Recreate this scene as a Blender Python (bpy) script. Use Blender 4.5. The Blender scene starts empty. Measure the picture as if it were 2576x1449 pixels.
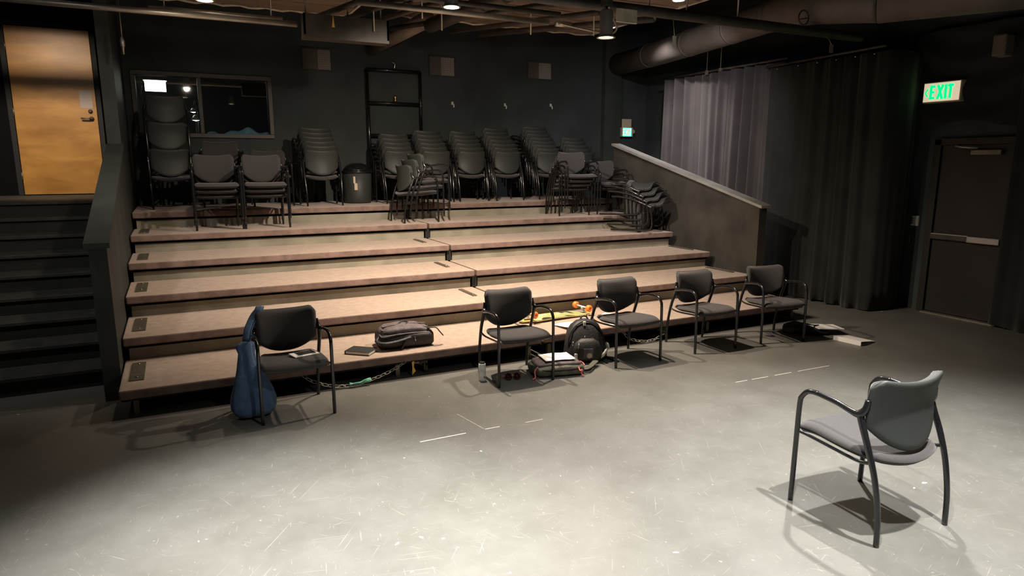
import bpy, bmesh, math, random
from mathutils import Vector, Matrix
random.seed(7)
SC = bpy.context.scene
COL = SC.collection
PI = math.pi

# ------------------------------------------------------------------ camera, world, exposure
CAM = Vector((0.4818, -5.397, 1.85)); YAW = 0.4657; PITCH = 0.1856; FPX = 1676.1
cam_d = bpy.data.cameras.new('camera'); cam = bpy.data.objects.new('camera', cam_d); COL.objects.link(cam)
cam.location = CAM; cam.rotation_euler = (PI/2 - PITCH, 0, -YAW)
cam_d.sensor_width = 36.0; cam_d.lens = 36.0*FPX/2576.0; cam_d.clip_start = 0.05; cam_d.clip_end = 100
SC.camera = cam
wd = bpy.data.worlds.new('world'); SC.world = wd; wd.use_nodes = True
wd.node_tree.nodes['Background'].inputs[0].default_value = (0.55, 0.62, 0.75, 1)
wd.node_tree.nodes['Background'].inputs[1].default_value = 0.004
SC.view_settings.view_transform = 'Standard'; SC.view_settings.look = 'None'
SC.view_settings.gamma = 1.0; SC.view_settings.use_curve_mapping = False
SC.view_settings.exposure = 0.75
WARM = (1.0, 0.83, 0.66); NEUT = (1.0, 0.975, 0.925); COOL = (1.0, 0.92, 0.92)
# can lamps: position of the mouth, power, colour, cone (deg), aim
LAMPS = [
 ((4.07, -0.14, 2.96), 215, WARM, 165, (0, 0, -1), 'warm can light on a short stem, nearest the curtains'),
 ((2.85, 0.53, 3.23), 470, WARM, 150, (0.30, 0.50, -1), 'warm can light clamped over the centre of the seating'),
 ((0.87, 1.54, 3.29), 45, WARM, 165, (0.2, 0.6, -1), 'can light above the silver pipe over the left tiers'),
 ((5.76, 0.91, 3.66), 170, COOL, 90, (1.9, 2.6, -2.0), 'cool bluish can light high beside the round duct'),
 ((0.9, -2.5, 3.45), 1150, NEUT, 60, (0, 0, -1), 'can light over the open floor in front of the chairs'),
 ((3.7, -3.9, 3.45), 640, NEUT, 98, (0, 0, -1), 'can light over the single chair on the open floor'),
 ((4.9, -1.9, 3.4), 430, NEUT, 100, (-0.25, -0.50, -1), 'can light between the chair row and the single chair'),
 ((2.1, -4.0, 3.45), 420, NEUT, 110, (0, 0, -1), 'can light over the brightest floor nearest the viewer'),
 ((6.38, 3.25, 4.06), 300, COOL, 66, (1.70, 0.10, -2.0), 'added unseen can light above the plank panel, aimed at the grey curtain'),  # added lamp, hidden from view, brings out the curtain pleats
 ((-0.95, 0.1, 3.5), 52, NEUT, 100, (0.05, 1.0, -1), 'dim unseen can light added over the foot of the black stairs'),  # added out of view to lift the dark stairs
 ((-0.85, 2.75, 3.95), 250, WARM, 64, (0, 1.0, -0.72), 'can light aimed at the wooden door above the stairs'),
]

# ------------------------------------------------------------------ helpers
def link(o, parent=None):
    COL.objects.link(o)
    if parent: o.parent = parent
    return o
def obj(name, bm, mat, parent=None, smooth=False, loc=None):
    me = bpy.data.meshes.new(name)
    bmesh.ops.recalc_face_normals(bm, faces=bm.faces[:])
    bm.to_mesh(me); bm.free()
    if isinstance(mat, (list, tuple)):
        for m in mat: me.materials.append(m)
    else: me.materials.append(mat)
    if smooth:
        for p in me.polygons: p.use_smooth = True
    o = bpy.data.objects.new(name, me); link(o, parent)
    if loc: o.location = loc
    return o
def mobj(name, me, parent=None, loc=(0,0,0)):
    o = bpy.data.objects.new(name, me); link(o, parent); o.location = loc; return o
def tag(o, label, cat, group=None):
    o['label'] = label; o['category'] = cat
    if group: o['group'] = group
    return o
def thing(name, label, cat, loc=(0,0,0), rot=(0,0,0), group=None):
    o = bpy.data.objects.new(name, None); link(o); o.location = loc; o.rotation_euler = rot
    o.empty_display_size = 0.05
    return tag(o, label, cat, group)
def struct(o, label=None, cat=None):
    o['kind'] = 'structure'
    if label: o['label'] = label
    if cat: o['category'] = cat
    return o
def copy_tree(o, parent=None):
    c = o.copy(); COL.objects.link(c)
    if parent: c.parent = parent
    for ch in list(o.children): copy_tree(ch, c)
    return c
def BM(): return bmesh.new()
def box(bm, x0, x1, y0, y1, z0, z1, M=None, bev=0):
    vs = [bm.verts.new(p) for p in ((x0,y0,z0),(x1,y0,z0),(x1,y1,z0),(x0,y1,z0),(x0,y0,z1),(x1,y0,z1),(x1,y1,z1),(x0,y1,z1))]
    fs = [bm.faces.new([vs[i] for i in f]) for f in ((3,2,1,0),(4,5,6,7),(0,1,5,4),(1,2,6,5),(2,3,7,6),(3,0,4,7))]
    if bev:
        es = list({e for f in fs for e in f.edges})
        r = bmesh.ops.bevel(bm, geom=es, offset=bev, segments=2, affect='EDGES', profile=0.5)
        vs = list({v for f in r['faces'] for v in f.verts} | {v for v in vs if v.is_valid})
    if M is not None:
        for v in vs: v.co = M @ v.co
    return vs
def bxo(name, mat, parent, *a, bev=0, M=None, smooth=False):
    b = BM(); box(b, *a, bev=bev, M=M); return obj(name, b, mat, parent, smooth)
def catmull(P, n=6):
    P = [Vector(p) for p in P]; out = []
    for i in range(len(P)-1):
        p0 = P[max(0,i-1)]; p1 = P[i]; p2 = P[i+1]; p3 = P[min(len(P)-1,i+2)]
        for k in range(n):
            t = k/n
            out.append(0.5*((2*p1)+(p2-p0)*t+(2*p0-5*p1+4*p2-p3)*t*t+(3*p1-p0-3*p2+p3)*t**3))
    out.append(P[-1]); return out
def tube(bm, P, r, seg=8, closed=False, sx=1.0, sy=1.0, up=None, cap=True):
    P = [Vector(p) for p in P]; n = len(P)
    R = r if isinstance(r, (list, tuple)) else [r]*n
    T = []
    for i in range(n):
        a = P[(i-1) % n] if (closed or i > 0) else P[i]; b = P[(i+1) % n] if (closed or i < n-1) else P[i]
        t = (b-a); T.append(t.normalized() if t.length > 1e-9 else Vector((0,0,1)))
    if up is None:
        up = Vector((0,0,1)) if abs(T[0].z) < 0.9 else Vector((0,1,0))
    N = (Vector(up)-T[0]*T[0].dot(Vector(up))).normalized()
    rings = []
    for i in range(n):
        N = (N-T[i]*T[i].dot(N))
        if N.length < 1e-6: N = T[i].orthogonal()
        N.normalize(); Bn = T[i].cross(N)
        rings.append([bm.verts.new(P[i]+(N*math.cos(2*PI*k/seg)*sy+Bn*math.sin(2*PI*k/seg)*sx)*R[i]) for k in range(seg)])
    m = n if closed else n-1
    for i in range(m):
        a = rings[i]; b = rings[(i+1) % n]
        for k in range(seg): bm.faces.new((a[k],a[(k+1)%seg],b[(k+1)%seg],b[k]))
    if not closed and cap: bm.faces.new(rings[0][::-1]); bm.faces.new(rings[-1])
def tubeo(name, mat, parent, P, r, seg=8, smooth=True, **k):
    b = BM(); tube(b, P, r, seg, **k); return obj(name, b, mat, parent, smooth)
def lathe(bm, prof, seg=24, M=None, close=False):
    rings = []
    for (r, z) in prof:
        rings.append([bm.verts.new((r*math.cos(2*PI*k/seg), r*math.sin(2*PI*k/seg), z)) for k in range(seg)])
    for i in range(len(rings)-1):
        for k in range(seg): bm.faces.new((rings[i][k],rings[i][(k+1)%seg],rings[i+1][(k+1)%seg],rings[i+1][k]))
    if close:
        for k in range(seg): bm.faces.new((rings[-1][k],rings[-1][(k+1)%seg],rings[0][(k+1)%seg],rings[0][k]))
    else:
        if prof[0][0] > 1e-5: bm.faces.new(rings[0][::-1])
        if prof[-1][0] > 1e-5: bm.faces.new(rings[-1])
    if M is not None:
        for rg in rings:
            for v in rg: v.co = M @ v.co
def latheo(name, mat, parent, prof, seg=24, M=None, smooth=True, close=False):
    b = BM(); lathe(b, prof, seg, M, close); return obj(name, b, mat, parent, smooth)
def gridmesh(bm, F, nu, nv, wrapu=False):
    V = [[bm.verts.new(F(i/(nu if wrapu else nu-1), j/(nv-1))) for i in range(nu)] for j in range(nv)]
    for j in range(nv-1):
        for i in range(nu if wrapu else nu-1):
            i2 = (i+1) % nu
            bm.faces.new((V[j][i],V[j][i2],V[j+1][i2],V[j+1][i]))
    return V
def slab(bm, F, G, nu, nv):
    """closed solid between surface F and surface G over the unit square"""
    A = gridmesh(bm, F, nu, nv); B = gridmesh(bm, G, nu, nv)
    for i in range(nu-1):
        bm.faces.new((A[0][i],A[0][i+1],B[0][i+1],B[0][i])); bm.faces.new((A[-1][i],A[-1][i+1],B[-1][i+1],B[-1][i]))
    for j in range(nv-1):
        bm.faces.new((A[j][0],A[j+1][0],B[j+1][0],B[j][0])); bm.faces.new((A[j][-1],A[j+1][-1],B[j+1][-1],B[j][-1]))
def spow(c, e): return math.copysign(abs(c)**e, c)
def loft(bm, secs, seg=28, M=None, fold=None):
    """secs: (centre, half-width vec, half-depth vec, exponent)"""
    rings = []
    for si, (c, a, b, e) in enumerate(secs):
        rg = []
        for k in range(seg):
            t = 2*PI*k/seg
            q = 1.0 + (fold(si, t) if fold else 0)
            rg.append(bm.verts.new(Vector(c)+Vector(a)*spow(math.cos(t), e)*q+Vector(b)*spow(math.sin(t), e)*q))
        rings.append(rg)
    for i in range(len(rings)-1):
        for k in range(seg): bm.faces.new((rings[i][k],rings[i][(k+1)%seg],rings[i+1][(k+1)%seg],rings[i+1][k]))
    bm.faces.new(rings[0][::-1]); bm.faces.new(rings[-1])
    if M is not None:
        for rg in rings:
            for v in rg: v.co = M @ v.co
def prism(bm, poly, ax, a, b):
    """extrude 2-D polygon between a and b along axis ax (0,1,2)"""
    def p3(p, t):
        if ax == 0: return (t, p[0], p[1])
        if ax == 1: return (p[0], t, p[1])
        return (p[0], p[1], t)
    A = [bm.verts.new(p3(p, a)) for p in poly]; B = [bm.verts.new(p3(p, b)) for p in poly]
    n = len(poly)
    bm.faces.new(A[::-1]); bm.faces.new(B)
    for i in range(n): bm.faces.new((A[i],A[(i+1)%n],B[(i+1)%n],B[i]))

# ------------------------------------------------------------------ materials
def mat(name, col, rough=0.6, metal=0.0, var=0.0, vscale=8.0, bump=0.0, bscale=60.0, col2=None, stretch=(1,1,1), spec=0.5, sheen=0.0, coat=0.0):
    m = bpy.data.materials.new(name); m.use_nodes = True
    nt = m.node_tree; N = nt.nodes; L = nt.links; b = N['Principled BSDF']
    b.inputs['Roughness'].default_value = rough; b.inputs['Metallic'].default_value = metal
    b.inputs['Specular IOR Level'].default_value = spec
    if sheen: b.inputs['Sheen Weight'].default_value = sheen
    if coat: b.inputs['Coat Weight'].default_value = coat
    b.inputs['Base Color'].default_value = (*col, 1)
    if var or col2 or bump:
        tc = N.new('ShaderNodeTexCoord'); mp = N.new('ShaderNodeMapping'); mp.inputs['Scale'].default_value = stretch
        L.new(tc.outputs['Object'], mp.inputs[0])
    if var or col2:
        nz = N.new('ShaderNodeTexNoise'); nz.inputs['Scale'].default_value = vscale; nz.inputs['Detail'].default_value = 5
        L.new(mp.outputs[0], nz.inputs['Vector'])
        rp = N.new('ShaderNodeValToRGB'); rp.color_ramp.elements[0].position = 0.32; rp.color_ramp.elements[1].position = 0.68
        c2 = col2 if col2 else tuple(min(1, c*(1+var)) for c in col)
        c1 = col if col2 else tuple(c*(1-var) for c in col)
        rp.color_ramp.elements[0].color = (*c1, 1); rp.color_ramp.elements[1].color = (*c2, 1)
        L.new(nz.outputs['Fac'], rp.inputs[0]); L.new(rp.outputs[0], b.inputs['Base Color'])
    if bump:
        n2 = N.new('ShaderNodeTexNoise'); n2.inputs['Scale'].default_value = bscale; n2.inputs['Detail'].default_value = 3
        L.new(mp.outputs[0], n2.inputs['Vector'])
        bp = N.new('ShaderNodeBump'); bp.inputs['Strength'].default_value = bump; bp.inputs['Distance'].default_value = 0.01
        L.new(n2.outputs['Fac'], bp.inputs['Height']); L.new(bp.outputs[0], b.inputs['Normal'])
    return m
def emis(name, col, st):
    m = bpy.data.materials.new(name); m.use_nodes = True; b = m.node_tree.nodes['Principled BSDF']
    b.inputs['Base Color'].default_value = (*col, 1); b.inputs['Emission Color'].default_value = (*col, 1); b.inputs['Emission Strength'].default_value = st
    return m
M = {}
M['wall'] = mat('black_wall_paint', (0.046,0.057,0.058), 0.75, var=0.25, vscale=1.5, bump=0.1, bscale=25, spec=0.3)
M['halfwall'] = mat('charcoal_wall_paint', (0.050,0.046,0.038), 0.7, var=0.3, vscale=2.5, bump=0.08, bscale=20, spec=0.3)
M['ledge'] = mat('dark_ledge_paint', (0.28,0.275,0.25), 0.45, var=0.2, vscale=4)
M['lwall'] = mat('dark_green_black_paint', (0.050,0.056,0.051), 0.6, var=0.2, vscale=3, spec=0.35)
M['stair'] = mat('black_stair_paint', (0.022,0.022,0.018), 0.8, var=0.25, vscale=4)
M['stair_nose'] = mat('worn_stair_edge', (0.040,0.040,0.033), 0.7, var=0.3, vscale=9)
M['ceil'] = mat('dark_ceiling', (0.028,0.025,0.024), 0.9, var=0.3, vscale=2)
M['plank'] = mat('brown_ceiling_plank', (0.27,0.20,0.15), 0.8, var=0.3, vscale=3, stretch=(1,8,8))
M['plank_edge'] = mat('pale_plank_edge', (0.70,0.62,0.48), 0.8, var=0.2)
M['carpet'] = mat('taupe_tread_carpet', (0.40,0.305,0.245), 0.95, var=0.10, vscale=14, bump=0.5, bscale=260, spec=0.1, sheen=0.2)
M['nose'] = mat('taupe_carpet_shaded_edge', (0.235,0.165,0.14), 0.95, var=0.22, vscale=9, bump=0.5, bscale=260, spec=0.1)  # same carpet, darkened because upright faces catch less light
M['riser'] = mat('grey_green_riser_board', (0.26,0.245,0.19), 0.7, var=0.22, vscale=3.5, bump=0.05, bscale=30)
M['black'] = mat('flat_black', (0.012,0.012,0.012), 0.8)
M['wall_dimmed'] = mat('darkened_wall_black', (0.005,0.005,0.006), 0.9, spec=0.1)  # darker than the wall, so lamp spill beside the door stays black
M['under'] = mat('black_understructure', (0.010,0.011,0.012), 0.8)
M['plate'] = mat('dull_steel_plate', (0.20,0.18,0.13), 0.45, metal=0.7, var=0.2, vscale=12)
M['frame'] = mat('gloss_black_tube', (0.010,0.010,0.011), 0.22, spec=0.6, coat=0.3)
M['fabric'] = mat('charcoal_fabric', (0.057,0.053,0.054), 0.92, var=0.08, vscale=90, bump=0.25, bscale=420, spec=0.15, sheen=0.25)
M['shell'] = mat('dark_plastic_shell', (0.040,0.044,0.041), 0.5, bump=0.05, bscale=300, spec=0.35)
M['steel'] = mat('galvanised_pipe', (0.42,0.39,0.33), 0.42, metal=0.8, var=0.2, vscale=5)
M['pipe'] = mat('dark_painted_pipe', (0.060,0.052,0.044), 0.5, var=0.35, vscale=6)
M['duct'] = mat('grey_brown_duct', (0.13,0.112,0.098), 0.6, metal=0.1, var=0.2, vscale=3)
M['beam'] = mat('brown_beam', (0.19,0.155,0.125), 0.8, var=0.2, vscale=4)
M['gold'] = mat('wood_placeholder', (0.4,0.2,0.05), 0.4)
M['can'] = mat('brushed_can', (0.50,0.47,0.45), 0.35, metal=0.35)
M['chrome'] = mat('chrome', (0.6,0.6,0.58), 0.2, metal=1.0)
M['link'] = mat('zinc_chain', (0.62,0.60,0.52), 0.4, metal=0.25)
M['white'] = mat('white_paper', (0.82,0.80,0.76), 0.8)
M['paper'] = mat('cream_paper', (0.75,0.70,0.58), 0.8)
M['cream'] = mat('cream_plastic', (0.62,0.50,0.36), 0.5)
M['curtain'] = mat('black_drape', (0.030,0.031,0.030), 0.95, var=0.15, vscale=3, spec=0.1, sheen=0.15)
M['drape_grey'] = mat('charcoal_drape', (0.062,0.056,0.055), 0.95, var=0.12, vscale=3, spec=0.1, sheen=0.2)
M['doorblk'] = mat('brown_black_door', (0.019,0.016,0.0125), 0.55, var=0.25, vscale=3)
M['winframe'] = mat('grey_window_frame', (0.075,0.072,0.066), 0.5)
M['blue'] = mat('denim_blue_cloth', (0.085,0.160,0.300), 0.9, var=0.2, vscale=16, bump=0.3, bscale=180, sheen=0.2)
M['pack'] = mat('black_nylon', (0.022,0.021,0.022), 0.55, var=0.3, vscale=20, bump=0.3, bscale=70)
M['packgrey'] = mat('grey_purple_nylon', (0.115,0.092,0.098), 0.7, var=0.3, vscale=18, bump=0.4, bscale=60)
M['packolive'] = mat('olive_grey_nylon', (0.085,0.082,0.062), 0.7, var=0.3, vscale=18, bump=0.4, bscale=60)
M['pink'] = mat('coral_cord', (0.85,0.20,0.17), 0.6)
M['green'] = mat('mint_rope', (0.16,0.50,0.34), 0.8)
M['yellow'] = mat('yellow_tag', (0.75,0.50,0.10), 0.6)
M['orange'] = mat('orange_urethane', (0.90,0.22,0.035), 0.4, var=0.1)
M['maple'] = mat('maple_edge', (0.72,0.62,0.28), 0.5)
M['amber'] = mat('tortoise_lens', (0.03,0.006,0.006), 0.08)
M['goldm'] = mat('gold_wire', (0.75,0.52,0.22), 0.3, metal=1.0)
M['bluepl'] = mat('pale_blue_sheet', (0.28,0.50,0.66), 0.6, var=0.2, vscale=12)
M['bulb'] = emis('lit_bulb', (1.0,0.86,0.66), 18)
M['exitg'] = emis('green_exit_glow', (0.0,0.80,0.22), 0.8)
M['exitc'] = emis('cyan_exit_glow', (0.08,0.80,0.72), 1.3)
M['exitface'] = emis('lit_exit_face', (0.80,0.66,0.46), 0.45)
M['wallplate'] = mat('white_wall_plate', (0.62,0.60,0.58), 0.5)
M['ventpale'] = mat('pale_grille_bar', (0.46,0.42,0.38), 0.6)  # paler bars past the split in each vent
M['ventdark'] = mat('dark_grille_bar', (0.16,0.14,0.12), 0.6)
M['red'] = mat('red_sticker', (0.75,0.25,0.22), 0.6)
M['tapew'] = mat('worn_white_tape', (0.75,0.68,0.60), 0.8, var=0.2, vscale=60)

def floor_mat():
    m = bpy.data.materials.new('scuffed_black_floor'); m.use_nodes = True
    nt = m.node_tree; N = nt.nodes; L = nt.links; b = N['Principled BSDF']
    tc = N.new('ShaderNodeTexCoord')
    big = N.new('ShaderNodeTexNoise'); big.inputs['Scale'].default_value = 2.2; big.inputs['Detail'].default_value = 9; big.inputs['Roughness'].default_value = 0.72
    L.new(tc.outputs['Object'], big.inputs['Vector'])
    r1 = N.new('ShaderNodeValToRGB'); r1.color_ramp.elements[0].position = 0.3; r1.color_ramp.elements[1].position = 0.72
    r1.color_ramp.elements[0].color = (0.120,0.117,0.104,1); r1.color_ramp.elements[1].color = (0.167,0.164,0.150,1)
    L.new(big.outputs['Fac'], r1.inputs[0])
    acc = None
    def addfac(sock):
        nonlocal acc
        if acc is None: acc = sock; return
        mx = N.new('ShaderNodeMath'); mx.operation = 'MAXIMUM'; L.new(acc, mx.inputs[0]); L.new(sock, mx.inputs[1]); acc = mx.outputs[0]
    for ang, sc, th in ((0.25, (1.6,95,1), 0.70), (1.2, (2.2,110,1), 0.71), (2.2, (1.3,80,1), 0.705), (2.8, (3.0,110,1), 0.70), (0.8, (4.0,90,1), 0.70), (1.75, (5.0,80,1), 0.69)):
        m0 = N.new('ShaderNodeMapping'); m0.inputs['Rotation'].default_value = (0,0,ang); m0.inputs['Location'].default_value = (ang*7, ang*3, 0)
        mp = N.new('ShaderNodeMapping'); mp.inputs['Scale'].default_value = sc
        L.new(tc.outputs['Object'], m0.inputs[0]); L.new(m0.outputs[0], mp.inputs[0])
        nz = N.new('ShaderNodeTexNoise'); nz.inputs['Scale'].default_value = 1.6; nz.inputs['Detail'].default_value = 2; nz.inputs['Distortion'].default_value = 0.25
        L.new(mp.outputs[0], nz.inputs['Vector'])
        mr = N.new('ShaderNodeMapRange'); mr.inputs[1].default_value = th; mr.inputs[2].default_value = th+0.05; mr.inputs[3].default_value = 0; mr.inputs[4].default_value = 0.55
        L.new(nz.outputs['Fac'], mr.inputs[0]); addfac(mr.outputs[0])
    for sc, th, amt in ((30, 0.745, 0.55), (75, 0.76, 0.8)):
        nz = N.new('ShaderNodeTexNoise'); nz.inputs['Scale'].default_value = sc; nz.inputs['Detail'].default_value = 1
        L.new(tc.outputs['Object'], nz.inputs['Vector'])
        mr = N.new('ShaderNodeMapRange'); mr.inputs[1].default_value = th; mr.inputs[2].default_value = th+0.03; mr.inputs[3].default_value = 0; mr.inputs[4].default_value = amt
        L.new(nz.outputs['Fac'], mr.inputs[0]); addfac(mr.outputs[0])
    mix = N.new('ShaderNodeMixRGB'); mix.inputs['Color2'].default_value = (0.34,0.32,0.28,1)
    L.new(acc, mix.inputs['Fac']); L.new(r1.outputs[0], mix.inputs['Color1']); L.new(mix.outputs[0], b.inputs['Base Color'])
    r2 = N.new('ShaderNodeMapRange'); r2.inputs[3].default_value = 0.38; r2.inputs[4].default_value = 0.55
    L.new(big.outputs['Fac'], r2.inputs[0]); L.new(r2.outputs[0], b.inputs['Roughness'])
    b.inputs['Specular IOR Level'].default_value = 0.35
    return m
M['floor'] = floor_mat()
def wood_mat():
    m = bpy.data.materials.new('golden_birch_veneer'); m.use_nodes = True
    nt = m.node_tree; N = nt.nodes; L = nt.links; b = N['Principled BSDF']
    tc = N.new('ShaderNodeTexCoord'); mp = N.new('ShaderNodeMapping'); mp.inputs['Scale'].default_value = (1.6, 1, 5.0)
    L.new(tc.outputs['Object'], mp.inputs[0])
    nz = N.new('ShaderNodeTexNoise'); nz.inputs['Scale'].default_value = 1.1; nz.inputs['Detail'].default_value = 6; nz.inputs['Distortion'].default_value = 0.6
    L.new(mp.outputs[0], nz.inputs['Vector'])
    rp = N.new('ShaderNodeValToRGB'); rp.color_ramp.elements[0].position = 0.3; rp.color_ramp.elements[1].position = 0.7
    rp.color_ramp.elements[0].color = (0.30,0.135,0.022,1); rp.color_ramp.elements[1].color = (0.50,0.255,0.055,1)
    L.new(nz.outputs['Fac'], rp.inputs[0]); L.new(rp.outputs[0], b.inputs['Base Color'])
    b.inputs['Roughness'].default_value = 0.4
    return m
M['wood'] = wood_mat()
def glass_mat():
    m = bpy.data.materials.new('dark_booth_glass'); m.use_nodes = True
    nt = m.node_tree; N = nt.nodes; L = nt.links; out = N['Material Output']
    N.remove(N['Principled BSDF'])
    tr = N.new('ShaderNodeBsdfTransparent'); tr.inputs[0].default_value = (0.85,0.9,0.9,1)
    gl = N.new('ShaderNodeBsdfGlossy'); gl.inputs['Roughness'].default_value = 0.02
    mx = N.new('ShaderNodeMixShader'); mx.inputs[0].default_value = 0.16
    L.new(tr.outputs[0], mx.inputs[1]); L.new(gl.outputs[0], mx.inputs[2]); L.new(mx.outputs[0], out.inputs[0])
    return m
M['glass'] = glass_mat()
def deck_mat():
    m = bpy.data.materials.new('green_yellow_deck_graphic'); m.use_nodes = True
    nt = m.node_tree; N = nt.nodes; L = nt.links; b = N['Principled BSDF']
    tc = N.new('ShaderNodeTexCoord'); mp = N.new('ShaderNodeMapping'); mp.inputs['Scale'].default_value = (1,1,1)
    L.new(tc.outputs['Object'], mp.inputs[0])
    ck = N.new('ShaderNodeTexVoronoi'); ck.inputs['Scale'].default_value = 13
    L.new(mp.outputs[0], ck.inputs['Vector'])
    rp = N.new('ShaderNodeValToRGB'); rp.color_ramp.interpolation = 'CONSTANT'
    e = rp.color_ramp.elements; e[0].position = 0; e[0].color = (0.36,0.40,0.18,1); e[1].position = 0.42; e[1].color = (0.62,0.58,0.30,1)
    n = e.new(0.72); n.color = (0.80,0.45,0.08,1); n = e.new(0.87); n.color = (0.03,0.03,0.02,1)
    sx = N.new('ShaderNodeSeparateXYZ'); L.new(ck.outputs['Color'], sx.inputs[0]); L.new(sx.outputs[0], rp.inputs[0])
    L.new(rp.outputs[0], b.inputs['Base Color']); b.inputs['Roughness'].default_value = 0.35
    return m
M['deck'] = deck_mat()
def bottle_mat():
    m = bpy.data.materials.new('printed_bottle'); m.use_nodes = True
    nt = m.node_tree; N = nt.nodes; L = nt.links; b = N['Principled BSDF']
    tc = N.new('ShaderNodeTexCoord'); nz = N.new('ShaderNodeTexVoronoi'); nz.inputs['Scale'].default_value = 38
    L.new(tc.outputs['Object'], nz.inputs['Vector'])
    rp = N.new('ShaderNodeValToRGB'); rp.color_ramp.interpolation = 'CONSTANT'
    e = rp.color_ramp.elements; e[0].position = 0; e[0].color = (0.85,0.85,0.80,1); e[1].position = 0.70; e[1].color = (0.10,0.14,0.18,1)
    n = e.new(0.80); n.color = (0.66,0.66,0.62,1); n = e.new(0.93); n.color = (0.20,0.30,0.36,1)
    sx = N.new('ShaderNodeSeparateXYZ'); L.new(nz.outputs['Color'], sx.inputs[0]); L.new(sx.outputs[0], rp.inputs[0])
    L.new(rp.outputs[0], b.inputs['Base Color']); b.inputs['Roughness'].default_value = 0.4
    return m
M['bottle'] = bottle_mat()
def notice_mat():
    m = bpy.data.materials.new('printed_notice'); m.use_nodes = True
    nt = m.node_tree; N = nt.nodes; L = nt.links; b = N['Principled BSDF']
    tc = N.new('ShaderNodeTexCoord'); wv = N.new('ShaderNodeTexWave'); wv.bands_direction = 'Z'; wv.inputs['Scale'].default_value = 16; wv.inputs['Distortion'].default_value = 0.4; wv.inputs['Detail Scale'].default_value = 20
    L.new(tc.outputs['Object'], wv.inputs['Vector'])
    rp = N.new('ShaderNodeValToRGB'); rp.color_ramp.elements[0].color = (0.30,0.25,0.22,1); rp.color_ramp.elements[1].color = (0.42,0.35,0.30,1); rp.color_ramp.elements[1].position = 0.6
    L.new(wv.outputs[0], rp.inputs[0]); L.new(rp.outputs[0], b.inputs['Base Color'])
    return m
M['notice'] = notice_mat()

# ------------------------------------------------------------------ dimensions
T1 = 0.22; RISE = 0.2062; RUN = 0.797; TH = 0.074; BW = 7.0915; NT = 6
def tz(k): return T1 + k*RISE
YB = 5.5; XR = 8.9; XL = -1.65; YF = -8.5; ZC = 4.35

# ------------------------------------------------------------------ room shell
struct(bxo('floor', M['floor'], None, XL-0.2, XR+0.2, YF-0.2, YB+2.5, -0.12, 0.0))
struct(bxo('ceiling', M['ceil'], None, XL-0.2, XR+0.2, YF-0.2, YB+2.5, ZC, ZC+0.1))
WX0, WX1, WZ0, WZ1 = 0.13, 1.86, 2.27, 3.05
b = BM()
box(b, XL, WX0, YB, YB+0.15, 0, ZC); box(b, WX1, XR, YB, YB+0.15, 0, ZC)
box(b, WX0, WX1, YB, YB+0.15, 0, WZ0); box(b, WX0, WX1, YB, YB+0.15, WZ1, ZC)
struct(obj('wall_back', b, M['wall']))
struct(bxo('wall_left', M['wall'], None, XL-0.15, XL, YF, YB+0.15, 0, ZC))
struct(bxo('wall_right', M['wall'], None, XR, XR+0.15, YF, YB+0.15, 0, ZC))
struct(bxo('wall_front', M['wall'], None, XL, XR, YF-0.15, YF, 0, ZC))
struct(bxo('trim_1', M['lwall'], None, 7.85, 8.22, YB-0.12, YB, 0, ZC))          # pilaster by the small exit sign
# booth behind the window
b = BM(); box(b, WX0-0.6, WX0-0.5, YB+0.15, YB+2.2, 0.0, ZC); box(b, WX1+0.9, WX1+1.0, YB+0.15, YB+2.2, 0.0, ZC); box(b, WX0-0.6, WX1+1.0, YB+2.2, YB+2.3, 0.0, ZC)
struct(obj('wall_booth', b, M['black']))
# window
win = struct(thing('window_1', 'wide two-pane control booth window in the black back wall', 'window'))
fw = 0.06
for a in ((WX0-fw, WX1+fw, WZ1, WZ1+fw), (WX0-fw, WX1+fw, WZ0-fw, WZ0), (WX0-fw, WX0, WZ0, WZ1), (WX1, WX1+fw, WZ0, WZ1)):
    bxo('window_frame', M['winframe'], win, a[0], a[1], YB-0.035, YB+0.08, a[2], a[3], bev=0.006)
bxo('mullion', M['winframe'], win, 0.905, 0.955, YB-0.02, YB+0.07, WZ0, WZ1, bev=0.005)
bxo('pane', M['glass'], win, WX0, 0.91, YB+0.030, YB+0.036, WZ0, WZ1)
bxo('pane', M['glass'], win, 0.95, WX1, YB+0.045, YB+0.051, WZ0, WZ1)
# lit shapes added behind the glass for glows in it, then a blue sheet
t = thing('booth_glow_box', 'glowing rectangle added behind the booth glass, standing in for a likely reflection', 'light', (0.36, YB+1.2, 3.05))  # added glow box in place of a bright reflection
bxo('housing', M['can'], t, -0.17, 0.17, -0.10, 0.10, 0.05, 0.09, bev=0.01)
bxo('glow_panel', emis('booth_glow', (1,0.95,0.86), 7), t, -0.145, 0.145, -0.085, 0.085, -0.10, 0.05)
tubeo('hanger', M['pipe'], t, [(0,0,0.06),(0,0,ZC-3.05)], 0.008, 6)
for i, (x, y, z, s, tt) in enumerate(((0.88, YB+0.85, 2.50, 0.075, 'lower'), (0.86, YB+0.95, 2.63, 0.06, 'upper'))):
    t = thing('pane_glow_lamp', f'{tt} of two small lamp heads added for glows in the left window pane', 'lamp', (x, y, z))  # added lamp shapes for two bright discs in the pane
    latheo('shade', M['can'], t, [(0.015, s*1.1), (s*0.5, s*0.9), (s, 0), (s*0.93, 0), (s*0.4, s*0.8)], 20)
    latheo('bulb', emis('pane_glow', (1,0.95,0.85), 6), t, [(0.0,-0.012),(s*0.6,0.0),(s*0.8,0.012),(0,0.03)], 16)
    tubeo('arm', M['pipe'], t, catmull([(0,0,s), (0.04,0.03,s+0.12), (0.02,0.12,-0.35), (0.02,0.14,-0.6)], 4), 0.008, 6)
b = BM()
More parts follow.
